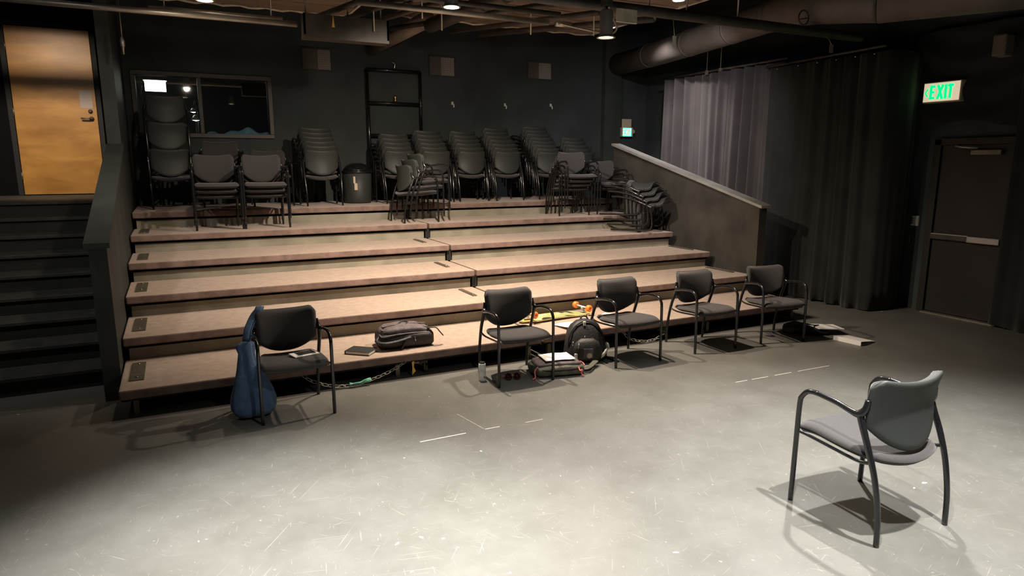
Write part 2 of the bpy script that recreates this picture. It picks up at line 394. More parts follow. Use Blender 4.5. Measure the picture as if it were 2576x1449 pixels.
def bl(u, v):
    x = 1.0+0.86*u; h = 0.05+0.075*math.exp(-((u-0.63)/0.2)**2)+0.02*math.sin(u*21)
    return Vector((x, YB+0.09+0.16*v, WZ0-0.03+h*math.sin(PI*min(1,v*0.9+0.12))))
def bl2(u, v): p = bl(u, v); return Vector((p.x, p.y, WZ0-0.05))
slab(b, bl, bl2, 40, 8); tag(obj('plastic_sheet', b, M['bluepl'], None, True), 'crumpled pale blue sheet along the sill of the right window pane', 'sheet')
struct(bxo('trim_2', M['black'], None, WX0-0.5, WX1+0.9, YB+0.08, YB+0.55, WZ0-0.12, WZ0-0.05))

# left stair wall, sloped ledge and pillar
lw = struct(thing('wall_stair_side', 'sloped half wall with a ledge between stairs and seating', 'wall'))
b = BM(); prism(b, [(0.5,0),(3.6,0),(3.6,2.02),(0.5,1.22)], 0, -0.135, -0.012); obj('wall_body', b, M['lwall'], lw)
b = BM(); prism(b, [(0.46,1.215),(3.6,2.025),(3.6,2.065),(0.46,1.255)], 0, -0.16, 0.012); obj('ledge', b, M['lwall'], lw)
struct(bxo('wall_pillar', M['lwall'], None, -0.15, -0.012, 3.6, YB, 0, ZC))
struct(bxo('trim_3', M['wall_dimmed'], None, XL, -0.15, YB-0.003, YB, 1.3, ZC))  # dark sheets added over the lit wall round the door
struct(bxo('trim_4', M['wall_dimmed'], None, XL, XL+0.004, 2.5, YB, 1.3, ZC))
# stairs
st = struct(thing('stairs', 'black painted stairs climbing to the wooden door', 'stairs'))
NS = 9; SR = 1.425/NS
for k in range(NS):                       # k=0 lowest
    y0 = 3.71-0.342*(NS-1-k); z1 = SR*(k+1)
    bxo('step', M['stair'], st, XL, -0.14, y0, y0+0.342 if k < NS-1 else YB, max(0, z1-SR*1.0), z1-0.035 if k < NS-1 else z1-0.035)
    bxo('stair_tread', M['stair_nose'], st, XL, -0.14, y0-0.025, y0+0.345 if k < NS-1 else YB, z1-0.035, z1, bev=0.006)
# right half wall
rw = struct(thing('wall_seating_side', 'sloped charcoal half wall with pale ledge right of the seating', 'wall'))
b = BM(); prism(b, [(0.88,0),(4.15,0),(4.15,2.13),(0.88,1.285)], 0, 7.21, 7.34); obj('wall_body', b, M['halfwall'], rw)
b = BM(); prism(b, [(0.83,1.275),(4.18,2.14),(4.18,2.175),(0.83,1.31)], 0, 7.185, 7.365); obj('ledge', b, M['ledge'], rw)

# ------------------------------------------------------------------ wooden door
dr = struct(thing('door_1', 'golden wooden door at the top of the black stairs', 'door'))
bxo('door_leaf', M['wood'], dr, -1.283, -0.361, YB-0.045, YB-0.004, 1.436, 3.572, bev=0.003)
for a in ((-1.345,-1.29,1.43,3.635),(-0.354,-0.30,1.43,3.635),(-1.29,-0.354,3.578,3.635)):
    bxo('door_frame', M['black'], dr, a[0], a[1], YB-0.06, YB, a[2], a[3])
hd = latheo('door_handle', M['plate'], dr, [(0.0,0),(0.03,0),(0.03,0.012),(0.012,0.018),(0.012,0.05),(0,0.05)], 16, Matrix.Translation((-0.43,YB-0.045,2.437)) @ Matrix.Rotation(PI/2,4,'X'))
tubeo('lever', M['plate'], hd, [(-0.43,YB-0.09,2.437),(-0.47,YB-0.098,2.437),(-0.55,YB-0.095,2.437)], 0.011, 8)
latheo('deadbolt', M['plate'], dr, [(0,0),(0.028,0),(0.026,0.014),(0.012,0.016),(0.012,0.02),(0,0.02)], 18, Matrix.Translation((-0.436,YB-0.045,2.533)) @ Matrix.Rotation(PI/2,4,'X'))
for z in (1.68, 2.5, 3.32): tubeo('hinge', M['plate'], dr, [(-1.287,YB-0.05,z-0.05),(-1.287,YB-0.05,z+0.05)], 0.009, 8)
tag(bxo('door_notice', M['notice'], None, -0.545,-0.40, YB-0.049, YB-0.046, 2.575, 2.80), 'faded printed notice taped to the wooden door above its lever', 'notice')

# ------------------------------------------------------------------ telescopic seating
def bank(x0, x1, label, plates):
    r = thing('seating_bank', label, 'bleachers', (0,0,0), group='telescopic seating banks')
    for k in range(NT):
        y0 = k*RUN; y1 = (k+1)*RUN+0.09 if k < NT-1 else YB-0.02; z = tz(k)
        b = BM(); box(b, x0, x1, y0, y1, z-TH, z, bev=0.012)
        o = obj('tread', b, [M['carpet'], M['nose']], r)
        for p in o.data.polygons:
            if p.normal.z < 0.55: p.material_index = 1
        if k < NT-1:
            bxo('riser', M['riser'], r, x0+0.035, x1-0.035, y0+RUN+0.06, y0+RUN+0.085, z, tz(k+1)-TH)
            bxo('dark_backing', M['under'], r, x0+0.05, x1-0.05, y0+RUN+0.10, y0+RUN+0.14, 0.02, z-TH)  # black sheet added to make the space under the tiers look dark
        bxo('edge_rail', M['under'], r, x0+0.005, x1-0.005, y0+0.06, y0+0.085, z-TH-0.03, z-TH)
    for x in (x0+0.10, x1-0.10, (x0+x1)/2+0.35):
        bxo('leg', M['plate'], r, x-0.018, x+0.018, 0.07, 0.11, 0.0, T1-TH)
        bxo('base_rail', M['under'], r, x-0.03, x+0.03, 0.12, 4.0, 0.03, 0.08)
    for pl in plates:
        px, k, w, l, dy = pl
        z = tz(k); p = bxo('hinge_plate', M['plate'], r, px, px+w, k*RUN+dy, k*RUN+dy+l, z, z+0.012, bev=0.004)
        for yy in (0.06, l-0.06): latheo('bolt', M['chrome'], p, [(0.012,0),(0.010,0.006),(0,0.007)], 8, Matrix.Translation((px+w/2, k*RUN+dy+yy, z+0.012)))
    return r
MX = 3.527
bank(0.0, MX-0.012, 'left bank of taupe carpeted seating tiers beside the stair wall', [(0.06+0.005*k, k, 0.10, 0.50, 0.22) for k in range(5)]+[(MX-0.24, k, 0.05, 0.42, 0.33) for k in range(1,4)])
bank(MX+0.012, BW, 'right bank of taupe carpeted seating tiers beside the sloped half wall', [(BW-0.13, k, 0.05, 0.5, 0.25) for k in range(3)])
t = thing('gap_cover', 'black filler strips closing the gap between the two seating banks', 'filler strip')
for k in range(1, 6): bxo('filler_strip', M['black'], t, MX-0.030, MX+0.030, k*RUN+0.05, k*RUN+0.058, tz(k-1)+0.002, tz(k)-TH)

# casters below first tread
def caster(x, label):
    t = thing('caster', label, 'caster', (x, 0.10, 0))
    bxo('bracket', M['packolive'], t, -0.045, 0.03, -0.02, 0.03, 0.085, 0.135, bev=0.004)
    bxo('fork', M['pipe'], t, -0.012, 0.0, -0.03, 0.03, 0.03, 0.09)
    latheo('wheel', M['pipe'], t, [(0.012,-0.012),(0.035,-0.012),(0.038,0),(0.035,0.012),(0.012,0.012)], 18, Matrix.Translation((0.012,0,0.038)) @ Matrix.Rotation(PI/2,4,'Y'), close=True)
    bxo('strut', M['packolive'], t, -0.10, -0.02, 0.0, 0.012, 0.05, 0.062, M=Matrix.Rotation(0.45,4,'Y'))
caster(2.36, 'small black caster under the left tiers beside the yellow tag')
caster(1.02, 'small black caster under the left tiers behind the blue tote bag')
caster(5.05, 'small black caster under the right tiers behind the fourth chair')

# chains
def chain(P, label, n, lr=0.014, tie=None):
    t = thing('chain', label, 'chain')
    pts = catmull(P, 40)
    L = [0]
    for i in range(1, len(pts)): L.append(L[-1]+(pts[i]-pts[i-1]).length)
    def at(s):
        for i in range(1, len(pts)):
            if L[i] >= s: f = (s-L[i-1])/max(1e-9, L[i]-L[i-1]); return pts[i-1].lerp(pts[i], f), (pts[i]-pts[i-1]).normalized()
        return pts[-1], (pts[-1]-pts[-2]).normalized()
    b = BM(); step = L[-1]/n; hl = step*0.66
    loop = [(math.cos(a)*hl, math.sin(a)*lr, 0) for a in [2*PI*k/14 for k in range(14)]]
    tube(b, loop, 0.0030, 5, closed=True)
    me = bpy.data.meshes.new('chain_link'); b.to_mesh(me); b.free(); me.materials.append(M['link'])
    for p in me.polygons: p.use_smooth = True
    for i in range(n):
        c, d = at((i+0.5)*step)
        o = mobj('chain_link', me, t)
        q = d.to_track_quat('X', 'Z').to_matrix().to_4x4()
        o.matrix_local = Matrix.Translation(c) @ q @ Matrix.Rotation(PI/2*(i % 2)+0.5, 4, 'X')
    return t
chain([(1.30,0.06,0.145),(1.36,0.03,0.09),(1.52,-0.02,0.035),(1.70,-0.03,0.022),(1.90,-0.01,0.05),(2.10,0.03,0.105),(2.18,0.06,0.145)], 'steel chain sagging below the left tiers beside the first chair', 21)
chain([(4.50,0.06,0.145),(4.58,0.02,0.06),(4.75,-0.02,0.025),(4.95,0.0,0.05),(5.08,0.06,0.145)], 'steel chain sagging below the right tiers behind the fourth chair', 15)
b = BM()
for j in range(4):
    tube(b, catmull([(1.66,-0.045+0.006*j,0.03+0.004*j),(1.72,-0.05+0.012*(j%2),0.042-0.004*j),(1.78,-0.04,0.034+0.006*j),(1.84,-0.05+0.01*j,0.05+0.003*j)], 6), 0.005, 6)
tag(obj('green_cord', b, M['green'], None, True), 'mint green cord tied to the sagging chain', 'cord')
b = BM(); prism(b, [(0,0),(0.022,0.006),(0.018,-0.05),(0.034,-0.085),(0.0,-0.12),(0.004,-0.05)], 1, 0.0, 0.003)
tag(obj('yellow_tag', b, M['yellow'], None, loc=(2.215, 0.0, 0.14)), 'small yellow paper tag hanging below the first tread', 'tag')
tag(bxo('red_sticker', M['red'], None, 2.262, 2.308, 0.078, 0.081, 0.096, 0.112), 'small red label on the frame beside the yellow tag', 'sticker')

# ------------------------------------------------------------------ armchair
FWX = 0.262; RWX = 0.243
def side_tube_front(s):
    return catmull([(s*FWX,-0.245,0.0),(s*FWX,-0.240,0.30),(s*FWX,-0.235,0.535),(s*FWX,-0.222,0.588),(s*FWX,-0.185,0.622),(s*FWX,-0.13,0.630)], 6)
def arm_path(s):
    return catmull([(s*FWX,-0.14,0.630),(s*FWX,-0.02,0.622),(s*(FWX-0.003),0.06,0.606),(s*(FWX-0.010),0.100,0.602),(s*(FWX-0.020),0.122,0.630),(s*(FWX-0.028),0.128,0.675)], 5)
def rear_path(s):
    return catmull([(s*RWX,0.250,0.0),(s*(RWX+0.002),0.242,0.16),(s*(RWX+0.006),0.212,0.32),(s*(RWX+0.010),0.168,0.45),(s*(RWX+0.008),0.125,0.55),(s*(RWX+0.006),0.104,0.604)], 5)
def dens(u): return 0.55*u+0.45*(0.5-0.5*math.cos(PI*u))
def back_y(x, z):
    t = (z-0.43)/0.35; u = x/0.232
    return 0.158+0.040*t+0.050*max(0,1-t)**2+0.085*max(0,t-0.55)**1.6-0.068*u*u
def back_pt(u, v, grow=0.0):
    U = 2*dens(u)-1; v = dens(v)
    zb = 0.425+0.115*abs(U)**2.3; zt = 0.762+0.022*abs(U)**2.2-0.034*max(0,(abs(U)-0.86)/0.14)**2.2
    z = zb+(zt-zb)*v
    hw = 0.224+0.008*v-0.014*max(0,(v-0.90)/0.10)**2.2
    return U*(hw+grow), z+grow*(2*v-1), U
def edge_taper(u, v):
    a = min(u, 1-u)*2; c = min(v, 1-v)*2
    return (min(1, (a/0.20))*min(1, (c/0.20)))**0.5 if a > 0 and c > 0 else 0
def cush_f(u, v):
    x, z, U = back_pt(u, v); e = edge_taper(u, v)
    return Vector((x, back_y(x, z)-0.012-0.028*e, z))
def cush_b(u, v):
    x, z, U = back_pt(u, v); return Vector((x, back_y(x, z)-0.004, z))
def shell_f(u, v):
    x, z, U = back_pt(u, v, 0.003); return Vector((x, back_y(x, z)-0.003, z))
def shell_b(u, v):
    x, z, U = back_pt(u, v, 0.003); return Vector((x, back_y(x, z)+0.006+0.010*edge_taper(u, v), z))
def seat_xy(u, v):
    U = 2*dens(u)-1; V = 2*dens(v)-1           # V=-1 front
    k = 0.10 if V < 0 else 0.34
    x = U*math.sqrt(max(0, 1-k*V*V)); y = V*math.sqrt(max(0, 1-(0.13 if V < 0 else 0.30)*U*U))
    wid = 0.252-0.016*(V+1)/2
    return x*wid, y*0.265-0.02, U, V
def seat_z(U, V):
    return 0.438-0.020*(1-U*U)*(0.6+0.4*V)-0.045*max(0,-V-0.5)**1.6*1.6-0.018*V+0.015*max(0,V-0.55)
def seat_t(u, v):
    x, y, U, V = seat_xy(u, v); e = edge_taper(u, v); return Vector((x, y, seat_z(U, V)-0.028*(1-e)))
def seat_b(u, v):
    x, y, U, V = seat_xy(u, v); e = edge_taper(u, v); return Vector((x*0.985, y*0.985, seat_z(U, V)-0.034-0.008*e))
def pan_t(u, v):
    x, y, U, V = seat_xy(u, v); return Vector((x*0.95, y*0.95, seat_z(U, V)-0.036))
def pan_b(u, v):
    x, y, U, V = seat_xy(u, v); return Vector((x*0.90, y*0.90, seat_z(U, V)-0.053))
def make_chair():
    r = bpy.data.objects.new('armchair', None); r.empty_display_size = 0.05
    COL.objects.link(r)
    b = BM(); slab(b, seat_t, seat_b, 17, 15); obj('seat', b, M['fabric'], r, True)
    b = BM(); slab(b, pan_t, pan_b, 11, 11); obj('seat_pan', b, M['shell'], r, True)
    b = BM(); slab(b, cush_f, cush_b, 19, 15); bk = obj('backrest', b, M['fabric'], r, True)
    b = BM(); slab(b, shell_f, shell_b, 19, 15); sh = obj('back_shell', b, M['shell'], r, True); sh['label'] = 'smooth dark plastic back shell'
    for s in (-1, 1):
        tubeo('leg', M['frame'], r, side_tube_front(s), 0.0135, 8)
        b = BM(); P = arm_path(s); n = len(P); tube(b, P, [0.0135+0.006*math.exp(-((i/(n-1)-0.62)/0.16)**2) for i in range(n)], 8, sx=1.0); obj('armrest', b, M['frame'], r, True)
        P = rear_path(s); n = len(P); tubeo('leg', M['frame'], r, P, [0.0135+0.004*(i/(n-1))**2 for i in range(n)], 8)
        tubeo('seat_rail', M['frame'], r, catmull([(s*FWX,-0.236,0.395),(s*(FWX-0.012),-0.16,0.388),(s*(FWX-0.022),0.02,0.372),(s*(FWX-0.018),0.12,0.372),(s*(RWX+0.009),0.192,0.392)], 4), 0.009, 6)
    for x in (-0.2, 0.2): pass
    return r
proto = make_chair(); used = [False]
def chair(mw, label, group):
    if not used[0]: r = proto; used[0] = True
    else: r = copy_tree(proto)
    r.matrix_world = mw
    return tag(r, label, 'chair', group)
def place(x, y, z, rz, sc=1.0): return Matrix.Translation((x, y, z)) @ Matrix.Rotation(rz, 4, 'Z') @ Matrix.Scale(sc, 4)
G0 = 'armchairs set out on the stage floor'
chair(place(1.166, -0.315, 0, 0.02, 0.975), 'dark upholstered armchair with the blue tote bag hanging on it', G0)
chair(place(3.04, -0.36, 0, -0.03, 0.975), 'dark upholstered armchair with a printed bottle and sunglasses beside its legs', G0)
chair(place(4.222, -0.342, 0, 0.0, 0.975), 'dark upholstered armchair beside the upright black backpack', G0)
chair(place(5.20, -0.32, 0, -0.04, 0.975), 'dark upholstered armchair in the row, second from the black curtain', G0)
chair(place(6.10, -0.395, 0, -0.22, 0.975), 'dark upholstered armchair at the curtain end of the row', G0)
chair(place(3.68, -3.29, 0, PI-0.05, 1.05), 'lone dark upholstered armchair in the foreground with its back turned', G0)
ORD = ['nearest', 'second', 'third', 'fourth', 'fifth', 'sixth', 'seventh', 'eighth']
def ordn(i, n):
    if n == 1: return ''
    if i == 0: return 'lowest chair of'
    if i == n-1: return 'topmost chair of'
    return f'{ORD[i]} chair up in'
def stack(x, y, z, rz, n, where, group, dz=0.065, df=0.08, jit=0.01):
    f = Vector((math.sin(rz), -math.cos(rz), 0))
    for i in range(n):
        p = Vector((x, y, z))+f*df*i+Vector((random.uniform(-jit,jit), 0, dz*i))
        lab = f'{ordn(i, n)} {where}'.strip()
        chair(place(p.x, p.y, p.z, rz+random.uniform(-0.012,0.012)), lab, group)
Z6 = tz(5)+0.001; Z5 = tz(4)+0.001
GB = 'armchairs stacked on the top tier with their backs to the room'
stack(2.39, 4.52, Z6, PI, 6, 'the back-turned stack left of the black bin', GB)
stack(3.54, 4.58, Z6, PI, 5, 'the back-turned stack right of the black bin', GB)
stack(4.12, 4.60, Z6, PI, 6, 'the back-turned stack behind the sideways chairs', GB)
stack(4.73, 4.60, Z6, PI, 6, 'the back-turned stack right of the sideways chairs', GB)
stack(5.33, 4.56, Z6, PI, 7, 'the back-turned stack second left of the lit grey stack', GB)
stack(6.13, 4.60, Z6, PI, 8, 'the tall back-turned stack just left of the lit grey stack', GB, dz=0.062)
stack(6.85, 4.72, Z6, PI, 5, 'the dim back-turned stack behind the lit grey stack', GB)
GT = 'armchairs in the tall stack below the booth window'
stack(0.47, 4.70, Z6, PI, 3, 'the tall loose stack below the booth window', GT, dz=0.34, df=0.03, jit=0.004)
GF = 'armchairs stacked on the seating facing the room'
stack(0.947, 3.70, Z5, 0.0, 3, 'the front-facing stack nearest the stair wall', GF)
stack(1.50, 3.70, Z5, 0.0, 3, 'the front-facing stack second from the stair wall', GF)
stack(1.10, 4.85, Z6, 0.0, 3, 'the dim front-facing stack under the right window pane', GF, dz=0.06)
stack(1.72, 4.75, Z6, 0.0, 1, 'single dim armchair on the top tier left of the bin stack', GF)
stack(6.02, 3.69, Z5, -0.05, 4, 'the lit grey front-facing stack near the half wall', GF)
stack(6.72, 3.72, Z5, 0.0, 2, 'the small front-facing stack against the half wall', GF)
GS = 'armchairs in the small sideways stack at the centre gap'
stack(3.47, 3.57, Z5, PI/2+0.10, 3, 'the sideways stack at the gap between seating banks', GS, dz=0.075, df=0.085)
GL = 'armchairs tipped face down by the half wall'
fwd = Vector((0, 0.05, -1)).normalized(); upv = Vector((1, 0, 0)); lat = (-fwd).cross(upv)
R3 = Matrix.Rotation(-0.98, 4, 'Z') @ Matrix((lat, -fwd, upv)).transposed().to_4x4(); upw = R3.to_3x3() @ Vector((0,0,1))
mz = min((R3 @ v.co).z for c in proto.children for v in c.data.vertices)
for i in range(4):
    p = Vector((6.50, 3.00, tz(3)+0.002-mz))+Vector((0,0,1))*0.075*i-upw*0.062*i
    chair(Matrix.Translation(p) @ R3, ['lowest', 'second', 'third', 'topmost'][i]+' of four armchairs tipped face down by the half wall', GL)

# ------------------------------------------------------------------ bin, pipe frame, vents, hooks on the back wall
t = thing('waste_bin', 'round black waste bin with two cream stickers on the top tier', 'bin', (2.98, 4.80, tz(5)+0.001))
latheo('body', M['shell'], t, [(0,0),(0.185,0),(0.20,0.02),(0.205,0.10),(0.215,0.46),(0.21,0.462),(0.20,0.46),(0.19,0.03),(0,0.025)], 32)
latheo('rim', M['frame'], t, [(0.212,0.445),(0.232,0.45),(0.236,0.47),(0.226,0.485),(0.210,0.478)], 32, close=True)
latheo('lid', M['frame'], t, [(0.0,0.60),(0.08,0.592),(0.16,0.56),(0.205,0.50),(0.212,0.478),(0.0,0.478)], 32)
for (xx, zz, w, h) in ((-0.095, 0.30, 0.03, 0.10), (-0.075, 0.20, 0.045, 0.10)):
    bxo('sticker', M['cream'], t, xx-w/2, xx+w/2, -0.213, -0.187, zz, zz+h)
t = thing('pipe_ladder', 'tall black pipe ladder with two open squares leaning on the back wall', 'ladder', (0,5.40,0))
def fr(name, P, r=0.027): return tubeo(name, M['frame'], t, P, r, 10)
fr('post', [(3.345,0,3.30),(3.345,-0.06,tz(5))]); fr('post', [(4.225,0,3.30),(4.225,0,2.28)])
for z in (3.30, 2.79, 2.285): fr('rung', [(3.345,0,z),(4.225,0,z)])
tubeo('hook', M['chrome'], t, catmull([(3.79,-0.02,3.33),(3.80,-0.03,3.40),(3.76,-0.02,3.43)],4), 0.012, 6)
tag(latheo('brass_fitting', M['goldm'], None, [(0,0),(0.026,0),(0.03,0.03),(0.018,0.05),(0.026,0.075),(0.02,0.095),(0,0.10)], 16, Matrix.Translation((3.80,5.40,2.818))), 'small shiny brass fitting on the middle rung of the pipe ladder', 'fitting')
for i, (x, z, w) in enumerate(((4.826,2.823,'nearest the pipe ladder'), (5.817,2.833,'between the other two'), (6.745,2.86,'nearest the exit sign'))):
    t = thing('wall_hook', f'small white hook on the black back wall, {w}', 'hook', (x, YB, z), group='hooks on the back wall')
    bxo('plate', M['white'], t, -0.018, 0.018, -0.008, 0.0, -0.005, 0.045, bev=0.003)
    tubeo('prong', M['white'], t, catmull([(0,-0.005,0.02),(0.004,-0.035,0.005),(0.010,-0.045,-0.025),(0.012,-0.03,-0.045)],4), 0.011, 6)
for i, (x0, x1, z0, z1, sp, w) in enumerate(((2.397,2.811,3.262,3.554,0.52,'nearest the booth window'), (4.431,4.863,3.285,3.575,0.45,'above the pipe ladder'), (6.273,6.739,3.333,3.606,0.45,'nearest the exit sign'))):
    t = thing('wall_vent', f'metal wall vent grille, {w}', 'vent', (x0, YB, z0), group='vents on the back wall')
    w_ = x1-x0; h_ = z1-z0
    for a_ in ((-0.02,w_+0.02,h_,h_+0.02),(-0.02,w_+0.02,-0.02,0),(-0.02,0,0,h_),(w_,w_+0.02,0,h_)): bxo('frame', M['wall'], t, a_[0],a_[1],-0.025,0.0,a_[2],a_[3])
    n = 26
    lit = bpy.data.meshes.new('slat')
    for q in range(n):
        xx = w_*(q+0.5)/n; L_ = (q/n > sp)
        bxo('slat', M['ventpale'] if L_ else M['ventdark'], t, xx-0.0045, xx+0.0045, -0.018, -0.003, 0, h_)
    for q in range(9): zz = h_*(q+0.5)/9; bxo('cross_bar', M['ventdark'], t, 0, w_, -0.022, -0.018, zz-0.0015, zz+0.0015)

# ------------------------------------------------------------------ exit signs
def letters(parent, mat_, W, H, depth, place_):
    """EXIT strokes as boxes in the u (width) v (height) frame"""
    s = 0.2
    def st(u0, v0, u1, v1, wd): return (u0, v0, u1, v1, wd)
    glyph = {'E': [(0.12,0,0.12,1),(0,0.1,0.8,0.1),(0,0.5,0.7,0.5),(0,0.9,0.8,0.9)], 'X': [(0.1,0,0.9,1),(0.1,1,0.9,0)], 'I': [(0.5,0,0.5,1)], 'T': [(0.5,0,0.5,1),(0,0.9,1,0.9)]}
    adv = {'E':0.29,'X':0.30,'I':0.14,'T':0.27}; x = 0
    for ch in 'EXIT':
        w = adv[ch]*W*0.86
        b = BM()
        for (a0,b0,a1,b1) in glyph[ch]:
            p = Vector((x+a0*w, b0*H)); q = Vector((x+a1*w, b1*H)); d = (q-p).normalized(); n = Vector((-d.y, d.x))*0.052*W
            pts = [p+n, p-n, q-n, q+n]
            A = [b.verts.new(place_(pt.x, pt.y, 0)) for pt in pts]; B = [b.verts.new(place_(pt.x, pt.y, depth)) for pt in pts]
            b.faces.new(A); b.faces.new(B[::-1])
            for k in range(4): b.faces.new((A[k],A[(k+1)%4],B[(k+1)%4],B[k]))
        obj('letter', b, mat_, parent)
        x += adv[ch]*W
t = thing('exit_sign', 'lit exit sign with green letters above the black door', 'sign', (XR-0.16, -0.12, 2.56))
# face looks to -x ; u runs towards -y
bxo('housing', M['cream'], t, 0.0, 0.13, -0.45, 0.0, 0.0, 0.245, bev=0.012)
bxo('sign_face', M['exitface'], t, -0.004, 0.002, -0.435, -0.015, 0.015, 0.23)
letters(t, M['exitg'], 0.28, 0.165, 0.006, lambda u, v, d: (-0.004-d, -0.095-u, 0.04+v))
b = BM()
for (p, q) in (((0.035,0.12),(0.065,0.165)), ((0.035,0.12),(0.065,0.075))):
    p = Vector(p); q = Vector(q); d = (q-p).normalized(); n = Vector((-d.y,d.x))*0.008
    A = [b.verts.new((-0.004, -c.x, c.y)) for c in (p+n,p-n,q-n,q+n)]; B = [b.verts.new((-0.009, -c.x, c.y)) for c in (p+n,p-n,q-n,q+n)]
    b.faces.new(A); b.faces.new(B[::-1])
    for k in range(4): b.faces.new((A[k],A[(k+1)%4],B[(k+1)%4],B[k]))
obj('arrow', b, M['exitg'], t)
t = thing('exit_sign', 'small cyan lit exit sign on the back wall above the sloped ledge', 'sign', (8.26, YB-0.14, 2.345))
bxo('housing', M['cream'], t, 0.0, 0.25, 0.0, 0.14, 0.0, 0.175, bev=0.012)
bxo('sign_face', M['exitc'], t, 0.008, 0.205, -0.004, 0.002, 0.01, 0.165)
bxo('back_plate', M['cream'], t, 0.02, 0.235, 0.04, 0.07, 0.17, 0.335, bev=0.008)
letters(t, M['exitface'], 0.19, 0.12, 0.005, lambda u, v, d: (0.016+u, -0.004-d, 0.028+v))
latheo('lamp_head', M['cream'], t, [(0,0.02),(0.03,0.02),(0.042,0.0),(0.04,-0.03),(0,-0.035)], 18, Matrix.Translation((0.295,0.06,0.10)) @ Matrix.Rotation(PI/2,4,'X'))
tubeo('lamp_arm', M['cream'], t, [(0.245,0.07,0.08),(0.285,0.07,0.095)], 0.01, 6)

# ------------------------------------------------------------------ black exit door, right wall
d2 = struct(thing('door_2', 'scuffed black exit door with a push bar in the right wall', 'door'))
bxo('door_leaf', M['doorblk'], d2, XR-0.03, XR-0.001, -1.23, -0.36, 0.02, 2.06, bev=0.004)
for a_ in ((-0.36,-0.28,0,2.13),(-1.31,-1.23,0,2.13),(-1.31,-0.28,2.06,2.14)): bxo('door_frame', M['doorblk'], d2, XR-0.07, XR, a_[0],a_[1],a_[2],a_[3], bev=0.004)
pb = bxo('push_bar', M['pipe'], d2, XR-0.10, XR-0.03, -0.80, -0.36, 0.93, 0.99, bev=0.008)
bxo('bar_housing', M['can'], d2, XR-0.105, XR-0.03, -1.15, -0.80, 0.925, 0.995, bev=0.006)
bxo('bar_top', M['can'], d2, XR-0.09, XR-0.04, -0.80, -0.37, 0.99, 1.0)
bxo('door_closer', M['plate'], d2, XR-0.10, XR-0.03, -1.05, -0.72, 1.94, 2.0, bev=0.008)
tubeo('closer_arm', M['can'], d2, [(XR-0.10,-0.80,2.02),(XR-0.16,-0.66,2.03),(XR-0.06,-0.52,2.05)], 0.012, 6)
bxo('threshold', M['steel'], d2, XR-0.12, XR-0.03, -1.23, -0.36, 0, 0.015)
t = thing('wall_switch', 'small white dimmer plate on the wall left of the black exit door', 'switch', (XR, -0.115, 1.127))
bxo('plate', M['wallplate'], t, -0.03, 0, -0.045, 0.045, -0.065, 0.065, bev=0.006)
for zz in (-0.03, 0.0, 0.03): latheo('knob', M['pipe'], t, [(0.009,0),(0.009,0.02),(0,0.02)], 8, Matrix.Translation((-0.03,0.03,zz)) @ Matrix.Rotation(-PI/2,4,'Y'))
t = thing('door_pull', 'thin curved pull handle below the white dimmer plate', 'handle', (XR, -0.085, 0.90))
tubeo('grip', M['plate'], t, catmull([(0,0,-0.07),(-0.04,0,-0.05),(-0.05,0,0),(-0.04,0,0.05),(0,0,0.07)],4), 0.008, 6)

# ------------------------------------------------------------------ curtains
def curtain(name, P, z0, z1, amp, waves, label, m, nu=220, thick=0.006, sway=0.0):
    pts = catmull(P, 20)
    L = [0]
    for i in range(1, len(pts)): L.append(L[-1]+(pts[i]-pts[i-1]).length)
    tot = L[-1]
    rnd = [random.uniform(0,6.28) for _ in range(4)]
    def pos(s):
        s = s*tot
        for i in range(1, len(pts)):
            if L[i] >= s-1e-9:
                f = (s-L[i-1])/max(1e-9, L[i]-L[i-1]); d = (pts[i]-pts[i-1]).normalized(); return pts[i-1].lerp(pts[i], f), Vector((-d.y, d.x, 0))
        d = (pts[-1]-pts[-2]).normalized(); return pts[-1], Vector((-d.y, d.x, 0))
    def F(u, v, off=0):
        p, n = pos(u)
        ph = u*waves*2*PI+0.9*math.sin(u*waves*1.3+rnd[0])+0.4*math.sin(v*3+u*9+rnd[1])
        a_ = amp*(0.55+0.45*math.sin(u*waves*0.9+rnd[2]))*(1.0+0.25*(1-v))
        q = p+n*(a_*math.sin(ph)+0.35*a_*math.sin(2.3*ph+rnd[3])+off)
        zb = z0+0.012*math.sin(u*17)
        return Vector((q.x, q.y, zb+(z1-zb)*v))
    b = BM(); slab(b, lambda u,v: F(u,v,0), lambda u,v: F(u,v,thick), nu, 14)
    return tag(obj(name, b, m, None, True), label, 'curtain')
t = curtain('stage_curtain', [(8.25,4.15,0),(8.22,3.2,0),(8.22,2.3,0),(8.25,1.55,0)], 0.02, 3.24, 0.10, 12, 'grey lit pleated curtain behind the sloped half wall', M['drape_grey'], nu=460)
curtain('stage_curtain', [(8.16,1.75,0),(8.13,1.0,0),(8.15,0.3,0),(8.22,-0.05,0),(8.5,-0.12,0),(8.80,-0.03,0)], 0.015, 3.16, 0.04, 9, 'wide black curtain hanging between half wall and exit door', M['curtain'])
curtain('stage_curtain', [(8.86,-1.10,0),(8.74,-1.3,0),(8.72,-1.8,0),(8.72,-2.6,0)], 0.015, 3.5, 0.045, 6, 'black curtain at the right edge beside the exit door hinges', M['curtain'])
def sw(u, v, off=0):
    y = 0.05-1.35*u
    sag = 0.30*math.sin(PI*u)
    z = 2.30+1.1*v-(1-v)*0.04*math.sin(u*9)
    f = 0.035*math.sin((v*3.2+sag*2.4)*2*PI)
    return Vector((8.80+f+off, y, z))
b = BM(); slab(b, lambda u,v: sw(u,v,0), lambda u,v: sw(u,v,0.008), 60, 40)
tag(obj('curtain_valance', b, M['curtain'], None, True), 'black swagged valance behind the green exit sign', 'curtain')
def rail(P, label):
    return tag(tubeo('curtain_rail', M['pipe'], None, P, 0.018, 8), label, 'rail')
